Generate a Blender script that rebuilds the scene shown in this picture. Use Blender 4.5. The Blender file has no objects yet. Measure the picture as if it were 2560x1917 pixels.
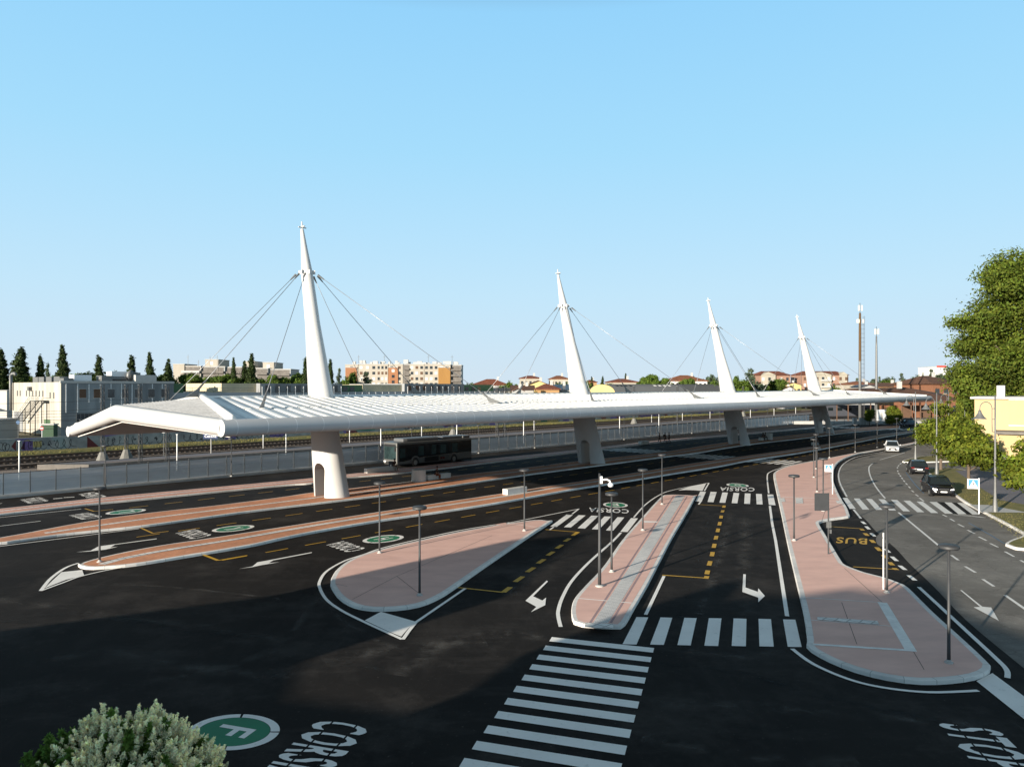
import bpy, math, random
import numpy as np
from mathutils import Vector, Matrix
from mathutils.geometry import delaunay_2d_cdt
R = math.radians
random.seed(7); rng = np.random.default_rng(11)
scene = bpy.context.scene
COL = scene.collection
# ------------------------------------------------------------------ survey frame
# photo survey: focal length in photo pixels, eye height, horizon row
F, HC, HY = 1860.0, 9.5, 968.0
AX = math.atan2(.7415, .671)                    # direction of the station axis on plan
ca, sa = math.cos(AX), math.sin(AX)
def S(s, v, z=0.0):                             # station frame: s along the canopy, v across (away)
    return Vector((ca*s - sa*v, sa*s + ca*v, z))
def G(px, py, z=0.0):                           # surveyed point on a horizontal plane
    Y = F*(HC - z)/(py - HY)
    return Vector(((px-1280)/F*Y, Y, z))
def D(px, Y, py=None, z=0.0):                   # surveyed point at known distance
    if py is not None: z = HC - (py-HY)*Y/F
    return Vector(((px-1280)/F*Y, Y, z))
CR = dict(a=(0,820,3.45), b=(640,820,3.45), c=(1280,820,3.45), d=(1920,820,3.45), e=(0,1180,3.154), f=(640,1180,3.154),
          g=(1240,1150,3.154), h=(1860,1150,3.154), i=(0,1567,1.728), j=(1280,1567,1.728), k=(1180,1080,4.608),
          l=(1600,1020,4.254), m=(2060,900,4.424), p=(0,0,1.0))
def px(c, x, y):
    o = CR[c]; return (o[0]+x/o[2], o[1]+y/o[2])
def Q(c, pts, z=0.0):                           # list of sheet readings -> ground points
    out = []
    for q in pts:
        X, Y = px(c, q[0], q[1]); out.append(G(X, Y, q[2] if len(q) > 2 else z))
    return out
# ------------------------------------------------------------------ tagging
def tag(o, label=None, cat=None, group=None, kind=None):
    if label: o['label'] = label
    if cat: o['category'] = cat
    if group: o['group'] = group
    if kind: o['kind'] = kind
    return o
def thing(name, label, cat, loc=(0,0,0), rz=0.0, group=None):
    o = bpy.data.objects.new(name, None); COL.objects.link(o)
    o.location = loc; o.rotation_euler = (0,0,rz); o.empty_display_size = .3
    return tag(o, label, cat, group)
def kids(o): return [c for c in bpy.data.objects if c.parent == o]
def dup(root, loc, rz=None, label=None, sc=None, group=None):
    r = root.copy(); COL.objects.link(r); r.location = loc
    if rz is not None: r.rotation_euler = (0,0,rz)
    if sc: r.scale = sc
    if label: r['label'] = label
    if group: r['group'] = group
    for ch in kids(root):
        c = ch.copy(); COL.objects.link(c); c.parent = r
        for g in kids(ch):
            d = g.copy(); COL.objects.link(d); d.parent = c
    return r
# ------------------------------------------------------------------ mesh builder
class MB:
    def __init__(s): s.v=[]; s.f=[]; s.m=[]; s.cur=0
    def add(s, vs, fs, m=None):
        n=len(s.v); s.v += [tuple(x) for x in vs]; s.f += [tuple(i+n for i in f) for f in fs]
        s.m += [s.cur if m is None else m]*len(fs); return s
    def box(s, c, d, rz=0, m=None):
        hx,hy,hz = d[0]/2,d[1]/2,d[2]/2; co,si=math.cos(rz),math.sin(rz); vs=[]
        for x,y,z in ((-1,-1,-1),(1,-1,-1),(1,1,-1),(-1,1,-1),(-1,-1,1),(1,-1,1),(1,1,1),(-1,1,1)):
            X,Y=x*hx,y*hy; vs.append((c[0]+co*X-si*Y, c[1]+si*X+co*Y, c[2]+z*hz))
        return s.add(vs,[(0,3,2,1),(4,5,6,7),(0,1,5,4),(1,2,6,5),(2,3,7,6),(3,0,4,7)],m)
    def poly(s, pts, m=None): return s.add(pts,[tuple(range(len(pts)))],m)
    def area(s, pts, z, m=None):      # robustly triangulated outline
        P=[Vector((p[0],p[1])) for p in pts]; n=len(P)
        r=delaunay_2d_cdt(P,[(i,(i+1)%n) for i in range(n)],[list(range(n))],1,1e-4)
        fs=[]
        for f in r[2]:
            a,b,c=[r[0][i] for i in f]; cr_=(b-a).cross(c-a); fs.append(tuple(f) if cr_>0 else tuple(reversed(f)))
        return s.add([(v.x,v.y,z) for v in r[0]],fs,m)
    def prism(s, pts, z0, z1, m=None):
        n=len(pts); vs=[(p[0],p[1],z0) for p in pts]+[(p[0],p[1],z1) for p in pts]
        a=sum(pts[i][0]*pts[(i+1)%n][1]-pts[(i+1)%n][0]*pts[i][1] for i in range(n))
        fs=[tuple(range(n-1,-1,-1)),tuple(range(n,2*n))]+[(i,(i+1)%n,(i+1)%n+n,i+n) for i in range(n)]
        if a<0: fs=[tuple(reversed(f)) for f in fs]
        return s.add(vs,fs,m)
    def tube(s, pts, rad, n=8, caps=True, m=None, ell=None):
        pts=[Vector(p) for p in pts]; k=len(pts)
        if not hasattr(rad,'__len__'): rad=[rad]*k
        vs=[]; up=None
        for i,p in enumerate(pts):
            a=pts[min(i+1,k-1)]-pts[max(i-1,0)]; a.normalize()
            if up is None: up = Vector((0,0,1)) if abs(a.z)<.9 else Vector((1,0,0))
            x=a.cross(up)
            if x.length<1e-4: x=a.cross(Vector((1,0,0)))
            x.normalize(); y=x.cross(a)
            up=y
            for j in range(n):
                t=2*math.pi*j/n; vs.append(p+rad[i]*(math.cos(t)*x+math.sin(t)*y))
        fs=[]
        for i in range(k-1):
            for j in range(n):
                j2=(j+1)%n; fs.append((i*n+j,i*n+j2,(i+1)*n+j2,(i+1)*n+j))
        if caps: fs.append(tuple(range(n-1,-1,-1))); fs.append(tuple((k-1)*n+j for j in range(n)))
        return s.add(vs,fs,m)
    def lathe(s, prof, c=(0,0,0), n=16, m=None):
        vs=[];fs=[]
        for r,z in prof:
            for j in range(n):
                t=2*math.pi*j/n; vs.append((c[0]+r*math.cos(t),c[1]+r*math.sin(t),c[2]+z))
        for i in range(len(prof)-1):
            for j in range(n):
                j2=(j+1)%n; fs.append((i*n+j,i*n+j2,(i+1)*n+j2,(i+1)*n+j))
        fs.append(tuple(range(n-1,-1,-1))); k=len(prof)-1; fs.append(tuple(k*n+j for j in range(n)))
        return s.add(vs,fs,m)
    def ribbon(s, pts, w, z=None, m=None, closed=False):
        pts=[Vector(p) for p in pts]; k=len(pts); vs=[]
        for i,p in enumerate(pts):
            if closed: a=pts[(i+1)%k]-pts[i-1]
            else: a=pts[min(i+1,k-1)]-pts[max(i-1,0)]
            nrm=Vector((-a.y,a.x,0)).normalized(); ww=(w[i] if hasattr(w,'__len__') else w)/2
            zz=p.z if z is None else z
            vs += [(p.x+nrm.x*ww,p.y+nrm.y*ww,zz),(p.x-nrm.x*ww,p.y-nrm.y*ww,zz)]
        fs=[(2*i+1,2*i+3,2*i+2,2*i) for i in range(k-1)]
        if closed: fs.append((2*k-1,1,0,2*k-2))
        return s.add(vs,fs,m)
    def build(s, name, mats, parent=None, smooth=False, bevel=0, autos=None):
        me=bpy.data.meshes.new(name); me.from_pydata(s.v,[],s.f)
        if not isinstance(mats,(list,tuple)): mats=[mats]
        for q in mats: me.materials.append(q)
        if len(mats)>1: me.polygons.foreach_set('material_index', s.m)
        if smooth: me.polygons.foreach_set('use_smooth',[True]*len(me.polygons))
        me.update(); o=bpy.data.objects.new(name,me); COL.objects.link(o)
        if parent: o.parent=parent
        if autos: 
            me.polygons.foreach_set('use_smooth',[True]*len(me.polygons)); me.set_sharp_from_angle(angle=R(autos))
        if bevel:
            b=o.modifiers.new('bevel','BEVEL'); b.width=bevel; b.segments=2; b.limit_method='ANGLE'
        return o
def struct(name, mb, mat, label=None, z=None, parent=None, **k):
    o = mb.build(name, mat, parent, **k)
    if not parent: o['kind']='structure'
    if label: o['label']=label
    return o
def catmull(pts, n=6, closed=False):
    pts=[Vector(p) for p in pts]; k=len(pts); out=[]
    rngi = range(k) if closed else range(k-1)
    for i in rngi:
        if closed: p0,p1,p2,p3=pts[i-1],pts[i],pts[(i+1)%k],pts[(i+2)%k]
        else: p0,p1,p2,p3=pts[max(i-1,0)],pts[i],pts[i+1],pts[min(i+2,k-1)]
        for j in range(n):
            t=j/n; out.append(.5*((2*p1)+(p2-p0)*t+(2*p0-5*p1+4*p2-p3)*t*t+(3*p1-p0-3*p2+p3)*t**3))
    if not closed: out.append(pts[-1])
    return out
def resample(pts, n):
    L=[0]
    for i in range(1,len(pts)): L.append(L[-1]+(pts[i]-pts[i-1]).length)
    out=[];j=0
    for i in range(n):
        d=L[-1]*i/(n-1)
        while j<len(pts)-2 and L[j+1]<d: j+=1
        t=(d-L[j])/max(L[j+1]-L[j],1e-6); out.append(pts[j].lerp(pts[j+1],min(t,1)))
    return out
# ------------------------------------------------------------------ materials
def nd(nt, typ, **k):
    n=nt.nodes.new(typ)
    for a,b in k.items():
        if a=='inp':
            for q,w in b.items(): n.inputs[q].default_value=w
        else: setattr(n,a,b)
    return n
def mat(name, c, rough=.8, metal=0, var=.12, scale=3, stretch=None, bump=0, bscale=40, spec=.3, c2=None, detail=6, coord='Object', thr=None, rotz=0):
    m=bpy.data.materials.new(name); m.use_nodes=True; nt=m.node_tree; L=nt.links
    b=nt.nodes['Principled BSDF']; b.inputs['Roughness'].default_value=rough; b.inputs['Metallic'].default_value=metal
    b.inputs['Specular IOR Level'].default_value=spec
    tc=nd(nt,'ShaderNodeTexCoord'); mp=nd(nt,'ShaderNodeMapping')
    mp.inputs['Rotation'].default_value=(0,0,rotz)
    if stretch: mp.inputs['Scale'].default_value=stretch
    L.new(tc.outputs[coord],mp.inputs[0])
    n=nd(nt,'ShaderNodeTexNoise',inp={'Scale':scale,'Detail':detail,'Roughness':.6}); L.new(mp.outputs[0],n.inputs['Vector'])
    cr=nd(nt,'ShaderNodeValToRGB'); L.new(n.outputs['Fac'],cr.inputs[0])
    a0=thr[0] if thr else .3; a1=thr[1] if thr else .7
    cr.color_ramp.elements[0].position=a0; cr.color_ramp.elements[1].position=a1
    d=c2 if c2 else tuple(x*(1-var) for x in c); e=c if c2 else tuple(min(x*(1+var),1) for x in c)
    cr.color_ramp.elements[0].color=(*d,1); cr.color_ramp.elements[1].color=(*e,1)
    L.new(cr.outputs[0],b.inputs['Base Color'])
    if bump:
        n2=nd(nt,'ShaderNodeTexNoise',inp={'Scale':bscale,'Detail':4}); L.new(tc.outputs[coord],n2.inputs['Vector'])
        bp=nd(nt,'ShaderNodeBump',inp={'Strength':bump,'Distance':.02}); L.new(n2.outputs['Fac'],bp.inputs['Height']); L.new(bp.outputs[0],b.inputs['Normal'])
    m['cr']=cr.name
    return m
def mix(nt, a, b, fac, typ='MIX'):
    x=nd(nt,'ShaderNodeMix',data_type='RGBA',blend_type=typ)
    for idx,val in ((0,fac),(6,a),(7,b)):
        if hasattr(val,'is_output') or isinstance(val,bpy.types.NodeSocket): nt.links.new(val,x.inputs[idx])
        else: x.inputs[idx].default_value = val if idx==0 else (*val,1)
    return x.outputs[2]
def asphalt(name, c, c2, wear=.5, cracks=0.0):
    m=bpy.data.materials.new(name); m.use_nodes=True; nt=m.node_tree; L=nt.links
    b=nt.nodes['Principled BSDF']; b.inputs['Roughness'].default_value=.9; b.inputs['Specular IOR Level'].default_value=.12
    tc=nd(nt,'ShaderNodeTexCoord')
    def noise(sc,det=5,st=(1,1,1),rot=0,ro=.6):
        mp=nd(nt,'ShaderNodeMapping'); mp.inputs['Scale'].default_value=st; mp.inputs['Rotation'].default_value=(0,0,rot)
        L.new(tc.outputs['Object'],mp.inputs[0])
        n=nd(nt,'ShaderNodeTexNoise',inp={'Scale':sc,'Detail':det,'Roughness':ro}); L.new(mp.outputs[0],n.inputs['Vector']); return n.outputs['Fac']
    def ramp(s,a,b_,ca_=(0,0,0),cb=(1,1,1)):
        r=nd(nt,'ShaderNodeValToRGB'); r.color_ramp.elements[0].position=a; r.color_ramp.elements[1].position=b_
        r.color_ramp.elements[0].color=(*ca_,1); r.color_ramp.elements[1].color=(*cb,1); L.new(s,r.inputs[0]); return r.outputs[0]
    base=mix(nt,c,c2,ramp(noise(.12,6),.35,.7))
    st1=ramp(noise(.7,8,(.35,1.0,1),-AX+.25,.72),.52,.8)
    st2=ramp(noise(.45,7,(.9,.2,1),.5,.72),.52,.8)
    light=tuple(min(1,x*2.6+.016) for x in c2)
    x1=nd(nt,'ShaderNodeMath',operation='MULTIPLY',inp={1:wear}); L.new(st1,x1.inputs[0])
    x2=nd(nt,'ShaderNodeMath',operation='MULTIPLY',inp={1:wear*.7}); L.new(st2,x2.inputs[0])
    base=mix(nt,base,light,x1.outputs[0]); base=mix(nt,base,light,x2.outputs[0])
    st3=ramp(noise(.25,8,(1,1,1),1.1,.72),.50,.70); x4=nd(nt,'ShaderNodeMath',operation='MULTIPLY',inp={1:wear*1.1}); L.new(st3,x4.inputs[0]); base=mix(nt,base,light,x4.outputs[0])
    sp=ramp(noise(9,3),.66,.72); x3=nd(nt,'ShaderNodeMath',operation='MULTIPLY',inp={1:wear*.8}); L.new(sp,x3.inputs[0])
    base=mix(nt,base,tuple(min(1,x*2) for x in light),x3.outputs[0])
    gr=ramp(noise(60,3),.3,.7,(.7,.7,.7),(1.3,1.3,1.3)); base=mix(nt,base,gr,1.0,'MULTIPLY')
    if cracks:
        vo=nd(nt,'ShaderNodeTexVoronoi',feature='DISTANCE_TO_EDGE',inp={'Scale':.22}); 
        nz=nd(nt,'ShaderNodeTexNoise',inp={'Scale':1.2,'Detail':5}); L.new(tc.outputs['Object'],nz.inputs['Vector'])
        ad=nd(nt,'ShaderNodeVectorMath',operation='MULTIPLY_ADD',inp={1:(1.6,1.6,1.6)}); L.new(nz.outputs['Color'],ad.inputs[0]); L.new(tc.outputs['Object'],ad.inputs[2])
        L.new(ad.outputs[0],vo.inputs['Vector'])
        base=mix(nt,base,tuple(x*.45 for x in c),ramp(vo.outputs['Distance'],.0,.012,(cracks,)*3,(0,0,0)))
    L.new(base,b.inputs['Base Color'])
    n2=nd(nt,'ShaderNodeTexNoise',inp={'Scale':45,'Detail':4}); L.new(tc.outputs['Object'],n2.inputs['Vector'])
    bp=nd(nt,'ShaderNodeBump',inp={'Strength':.35,'Distance':.01}); L.new(n2.outputs['Fac'],bp.inputs['Height']); L.new(bp.outputs[0],b.inputs['Normal'])
    return m
def paint(name, c, wear=.35, base=(.03,.03,.03), rough=.6):
    m=bpy.data.materials.new(name); m.use_nodes=True; nt=m.node_tree; L=nt.links
    b=nt.nodes['Principled BSDF']; b.inputs['Roughness'].default_value=rough; b.inputs['Specular IOR Level'].default_value=.25
    tc=nd(nt,'ShaderNodeTexCoord')
    n=nd(nt,'ShaderNodeTexNoise',inp={'Scale':3.5,'Detail':9,'Roughness':.75}); L.new(tc.outputs['Object'],n.inputs['Vector'])
    r=nd(nt,'ShaderNodeValToRGB'); r.color_ramp.elements[0].position=.58; r.color_ramp.elements[1].position=.80
    r.color_ramp.elements[0].color=(0,0,0,1); r.color_ramp.elements[1].color=(wear*2,)*3+(1,); L.new(n.outputs['Fac'],r.inputs[0])
    n3=nd(nt,'ShaderNodeTexNoise',inp={'Scale':.6,'Detail':5}); L.new(tc.outputs['Object'],n3.inputs['Vector'])
    v=nd(nt,'ShaderNodeValToRGB'); v.color_ramp.elements[0].position=.3; v.color_ramp.elements[1].position=.7
    v.color_ramp.elements[0].color=(*[x*.88 for x in c],1); v.color_ramp.elements[1].color=(*c,1); L.new(n3.outputs['Fac'],v.inputs[0])
    L.new(mix(nt,v.outputs[0],base,r.outputs[0]),b.inputs['Base Color'])
    return m
def tiled(name, c, mortar, bw, bh, ms=.02, rot=0, var=.15, rough=.85, coord='Object', off=.5, uv=False, mapping=None):
    m=bpy.data.materials.new(name); m.use_nodes=True; nt=m.node_tree; L=nt.links
    b=nt.nodes['Principled BSDF']; b.inputs['Roughness'].default_value=rough; b.inputs['Specular IOR Level'].default_value=.2
    tc=nd(nt,'ShaderNodeTexCoord'); mp=nd(nt,'ShaderNodeMapping'); mp.inputs['Rotation'].default_value=mapping or (0,0,rot)
    L.new(tc.outputs['UV' if uv else coord],mp.inputs[0])
    br=nd(nt,'ShaderNodeTexBrick',offset=off,inp={'Scale':1,'Mortar Size':ms,'Brick Width':bw,'Row Height':bh,'Bias':0,
        'Color1':(*[x*(1-var) for x in c],1),'Color2':(*[x*(1+var) for x in c],1),'Mortar':(*mortar,1)}); L.new(mp.outputs[0],br.inputs['Vector'])
    n=nd(nt,'ShaderNodeTexNoise',inp={'Scale':.35,'Detail':7,'Roughness':.65}); L.new(tc.outputs['Object'],n.inputs['Vector'])
    r=nd(nt,'ShaderNodeValToRGB'); r.color_ramp.elements[0].position=.3; r.color_ramp.elements[1].position=.75
    r.color_ramp.elements[0].color=(.75,.75,.77,1); r.color_ramp.elements[1].color=(1.12,1.1,1.08,1); L.new(n.outputs['Fac'],r.inputs[0])
    L.new(mix(nt,br.outputs[0],r.outputs[0],1.0,'MULTIPLY'),b.inputs['Base Color'])
    return m
def leafmat(name, c, trans=.25, rough=.65):
    m=bpy.data.materials.new(name); m.use_nodes=True; nt=m.node_tree; L=nt.links
    b=nt.nodes['Principled BSDF']; b.inputs['Roughness'].default_value=rough; b.inputs['Specular IOR Level'].default_value=.15
    at=nd(nt,'ShaderNodeAttribute',attribute_name='Col'); colr=mix(nt,c,at.outputs['Color'],1.0,'MULTIPLY')
    L.new(colr,b.inputs['Base Color'])
    tr=nd(nt,'ShaderNodeBsdfTranslucent'); L.new(colr,tr.inputs[0]); ms=nd(nt,'ShaderNodeMixShader',inp={0:trans})
    L.new(b.outputs[0],ms.inputs[1]); L.new(tr.outputs[0],ms.inputs[2]); L.new(ms.outputs[0],nt.nodes['Material Output'].inputs[0])
    return m
M={}
M['yard']=asphalt('fresh_asphalt',(.0095,.0080,.0072),(.021,.0175,.015),.42)
M['old']=asphalt('worn_asphalt',(.135,.125,.112),(.19,.178,.16),.25,cracks=.35)
M['ground']=mat('dry_earth',(.16,.14,.09),.95,var=.3,scale=.2,bump=.3)
M['white']=paint('white_road_paint',(.93,.89,.83),.3)
M['oldwhite']=paint('worn_white_road_paint',(.74,.72,.68),.55,(.09,.085,.08))
M['yellow']=paint('yellow_road_paint',(.60,.34,.03),.35)
M['green']=paint('green_road_paint',(.02,.21,.10),.2)
M['kerb']=tiled('kerb_concrete',(.80,.77,.72),(.45,.43,.40),1.0,5,.012,uv=True,var=.06,off=0)
M['pave']=mat('pink_concrete',(.82,.52,.43),.85,scale=.5,c2=(.68,.42,.35),bump=.15,stretch=(1,2.2,1),detail=9)
M['paveo']=tiled('orange_block_paving',(.66,.29,.155),(.5,.27,.17),.22,.11,.012,rot=-AX,var=.14)
M['pavep']=tiled('rose_block_paving',(.72,.38,.29),(.5,.28,.22),.22,.11,.012,rot=-AX,var=.12)
M['joint']=mat('joint_dark',(.22,.15,.13),.9)
M['jointw']=mat('joint_pale',(.86,.83,.78),.9)
M['tactile']=tiled('tactile_slabs',(.80,.78,.73),(.48,.46,.43),.4,.4,.03,rot=-AX,var=.06,off=0)
M['tactile2']=tiled('tactile_bars',(.78,.76,.72),(.46,.45,.44),.40,.085,.018,rot=-R(54),var=.05,off=0)
M['wht']=mat('white_enamel',(.80,.80,.79),.35,spec=.5,var=.03,scale=.4)
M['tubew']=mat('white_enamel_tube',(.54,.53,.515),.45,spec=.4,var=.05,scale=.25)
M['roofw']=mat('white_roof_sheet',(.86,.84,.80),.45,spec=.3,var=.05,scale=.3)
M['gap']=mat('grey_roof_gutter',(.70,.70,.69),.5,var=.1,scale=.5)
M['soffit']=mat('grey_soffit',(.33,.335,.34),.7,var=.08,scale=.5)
M['steel']=mat('galvanised_steel',(.17,.173,.17),.5,metal=.35,var=.12,scale=6)
M['dsteel']=mat('dark_painted_steel',(.05,.052,.055),.5,var=.1,scale=6)
M['lamp']=mat('lamp_grey_paint',(.042,.043,.045),.55,var=.1,scale=6,spec=.5)
M['conc']=mat('pale_concrete',(.44,.43,.41),.85,var=.1,scale=1.5,bump=.1)
M['dconc']=mat('dark_concrete',(.16,.145,.13),.9,var=.25,scale=.8,bump=.2)
M['dust']=None
M['black']=mat('black_rubber',(.015,.015,.016),.8,var=.1)
M['glassd']=mat('dark_glass',(.012,.018,.020),.06,spec=.8,var=.1,scale=.3)
M['cable']=mat('steel_cable',(.30,.30,.31),.4,metal=.6,var=.05)
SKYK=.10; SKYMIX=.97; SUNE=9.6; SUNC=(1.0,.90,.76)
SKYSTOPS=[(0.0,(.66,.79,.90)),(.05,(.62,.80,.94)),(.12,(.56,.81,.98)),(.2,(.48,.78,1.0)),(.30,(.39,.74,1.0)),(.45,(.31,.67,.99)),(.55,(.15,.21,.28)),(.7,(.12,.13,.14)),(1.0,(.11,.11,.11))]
# ================================================================== SETTING: ground, roads, markings
g=MB(); g.poly([(-900,-60,-.35),(1400,-60,-.35),(3200,3600,-.35),(-2600,3600,-.35)]); struct('ground',g,M['ground'])
y=MB(); y.poly([S(-60,74.9),S(203,74.9),S(215,66),S(240,52),S(262,20),S(240,-70),S(30,-90),S(-70,-60)]); struct('bus_yard',y,M['yard'],'fresh black asphalt of the bus station yard')
# worn public road on the right
oldL=Q('d',[(1700,925),(1400,975),(1250,1010),(1000,1070),(800,1115),(680,1160),(620,1210),(600,1280),(620,1370),(680,1470),(760,1580)])+Q('h',[(960,470),(1040,560),(1200,700),(1300,810),(1500,1000),(1750,1260),(2208,1640)])
old=catmull([Vector((q.x,q.y,0)) for q in oldL],4)
old=[Vector((190,215,0)),Vector((120,205,0))]+old+[Vector((30,16,0)),Vector((60,10,0)),Vector((120,60,0)),Vector((200,140,0))]
o=MB(); o.area([(q.x,q.y) for q in old],.005); struct('road',o,M['old'],'worn grey public road curving past the station')
ZK=[0]
def zn(z): ZK[0]=(ZK[0]+1)%40; return z+ZK[0]*.0003
def line(name, pts, w, m='white', z=.012, smooth=0, lab=None, mbs=None):
    z=zn(z)
    if smooth: pts=catmull(pts,smooth)
    mb=mbs or MB(); mb.ribbon([(p.x,p.y,z) for p in pts],w)
    if mbs is None: return struct(name,mb,M[m],lab)
def quads(name, lst, m='white', z=.012, lab=None):
    z=zn(z)
    mb=MB()
    for q in lst: mb.poly([(p.x,p.y,z) for p in q])
    return struct(name,mb,M[m],lab)
def dashes(name, segs, w, m='white', z=.012, lab=None):
    z=zn(z)
    mb=MB()
    for i_,(a,b) in enumerate(segs): z_=z+.001*(i_%3); mb.ribbon([(a.x,a.y,z_),(b.x,b.y,z_)],w)
    return struct(name,mb,M[m],lab)
def pairs(c, lst): return [tuple(Q(c,[(x0,y0),(x1,y1)])) for x0,y0,x1,y1 in lst]
# ---- islands ------------------------------------------------------------------------------------
KH=.15
def island(name, top, mat_pave, kw=.2, n=260, smooth=True, lab=None, kerbname='kerb', widths=None):
    """top: closed outline of the kerb's outer edge (plan points)."""
    pts=[Vector((p.x,p.y,0)) for p in top]
    a=sum(pts[i].x*pts[(i+1)%len(pts)].y-pts[(i+1)%len(pts)].x*pts[i].y for i in range(len(pts)))
    if a<0: pts.reverse()
    if smooth: pts=catmull(pts,5,True)
    loop=pts+[pts[0]]; per=sum((loop[i+1]-loop[i]).length for i in range(len(pts)))
    n=max(40,min(700,int(per/.5))); pts=resample(loop,n+1)[:-1]
    def inset(d):
        out=[]
        for i in range(n):
            t=pts[(i+1)%n]-pts[i-1]; nn=Vector((-t.y,t.x,0)).normalized(); out.append(pts[i]+nn*d)
        return out
    i1=inset(.03); i2=inset(kw); vs=[];fs=[];uvs=[]
    rings=[(pts,-.02),(pts,KH-.03),(i1,KH),(i2,KH)]
    for ring,z in rings: vs+=[(q.x,q.y,z) for q in ring]
    for k in range(3):
        for i in range(n):
            j=(i+1)%n; fs.append((k*n+i,k*n+j,(k+1)*n+j,(k+1)*n+i))
            u0=i*per/n; u1=(i+1)*per/n; uvs+=[(u0,k*.1),(u1,k*.1),(u1,k*.1+.1),(u0,k*.1+.1)]
    me=bpy.data.meshes.new('kerb'); me.from_pydata(vs,[],fs); me.materials.append(M['kerb'])
    ul=me.uv_layers.new(name='UVMap'); ul.data.foreach_set('uv',[c for q in uvs for c in q])
    root=bpy.data.objects.new(name,None); COL.objects.link(root); root['kind']='structure'; root['label']=lab
    ko=bpy.data.objects.new(kerbname,me); COL.objects.link(ko); ko.parent=root
    p=MB(); p.area(inset(kw-.01),KH+.003); p.build('paving',mat_pave,root)
    return root
def onisl(root,name,mb,m): return mb.build(name,M[m] if isinstance(m,str) else m,root)
ZT=KH+.008
# platforms: front kerb foot (z=0) and back kerb top (z=KH)
p1f=Q('e',[(-400,389),(0,345),(700,265),(1160,220),(2208,115)])+Q('b',[(500,1345),(785,1300)])+Q('m',[])+[G(1029,1182),G(1220,1159),G(1440,1132.5),G(1660,1106),G(1807,1092.5),G(1913,1082.5),G(2023,1072),G(2140,1061)]
p1b=Q('e',[(-400,318,KH),(0,287,KH),(800,200,KH),(1500,135,KH),(2208,70,KH)])+[G(785,1194,KH),G(867,1185,KH),G(1045,1165.5,KH),G(1220,1146.5,KH),G(1440,1124.5,KH),G(1660,1099.5,KH),G(1807,1087,KH),G(1929,1076,KH),G(2040,1066.5,KH),G(2140,1058,KH)]
p2f=[G(-150,1374),G(0,1362),G(47.6,1355),G(158.5,1340),G(244,1330.6),G(377,1316),G(612,1283),G(785,1262),G(872,1251.5),G(988,1237),G(1104,1220.5),G(1180,1209),G(1254,1198),G(1353.6,1184),G(1512,1163.5),G(1660,1144),G(1741,1134),G(1870,1113),G(2035,1093.5),G(2120,1082.5),G(2250,1071)]
p2b=[G(-150,1371,KH),G(0,1343,KH),G(63,1332,KH),G(127,1319.5,KH),G(190,1308,KH),G(285,1292.5,KH),G(412,1276.7,KH),G(539,1263,KH),G(700,1242.5,KH),G(785,1230,KH),G(875,1220.5,KH),G(1028,1203,KH),G(1180,1183.5,KH),G(1321,1167.5,KH),G(1442,1152.5,KH),G(1560,1140,KH),G(1660,1129,KH),G(1811,1105.5,KH),G(1906,1095,KH),G(2075,1077,KH),G(2160,1068,KH),G(2250,1063,KH)]
p3f=[G(195,1416),G(200,1420),G(215.6,1423.5),G(238,1424),G(333,1416),G(469,1394),G(628,1367),G(700,1351),G(792,1332),G(957,1303.6),G(1109,1281.5),G(1240,1261),G(1340,1243),G(1438,1225),G(1505.5,1214.5),G(1600,1200),G(1694,1184.5),G(1797.5,1168),G(1882,1151.6),G(1999.6,1134),G(2120,1111.5),G(2200,1095.5),G(2282,1081.5)]
p3b=[G(195,1411.5,KH),G(203,1406.7,KH),G(238,1396,KH),G(317,1378,KH),G(412,1360.7,KH),G(507,1347,KH),G(700,1317.5,KH),G(830,1297,KH),G(989,1272.6,KH),G(1115.6,1253.6,KH),G(1252,1233.5,KH),G(1340,1219.5,KH),G(1460,1201,KH),G(1592,1180.5,KH),G(1706,1161.5,KH),G(1835,1143,KH),G(2000,1120,KH),G(2120,1100.5,KH),G(2200,1086,KH),G(2282,1076,KH)]
def flat(l): return [Vector((q.x,q.y,0)) for q in l]
def platform(name,f,b,matp,lab,strips,start=0.0,kw=.2):
    f=catmull(flat(f),5); b=catmull(flat(b),5)
    root=island(name,f+list(reversed(b)),matp,kw,smooth=False,lab=lab)
    fr=resample(f,240); br=resample(b,240)
    for fr0,w,p0 in strips:
        i0=0 if p0 is None else min(range(240),key=lambda i:(fr[i]-p0).length)
        mid=[]
        for i in range(i0,240): q=min(br,key=lambda z:(z-fr[i]).length); mid.append(fr[i].lerp(q,fr0))
        mb=MB(); mb.ribbon([(q.x,q.y,ZT) for q in mid],w); mb.build('tactile_strip',M['tactile'],root)
    return root,fr,br
platform('platform_rear',p1f,p1b,M['pavep'],'narrow rear platform kerb nearest the railway fence',[(.52,.42,None)])
platform('platform_middle',p2f,p2b,M['paveo'],'block paved middle platform carrying the four white pylons',[(.5,.45,G(150,1341))])
platform('platform_front',p3f,p3b,M['paveo'],'block paved front platform with rounded kerb nose',[(.58,.5,G(322,1417))])
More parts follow.
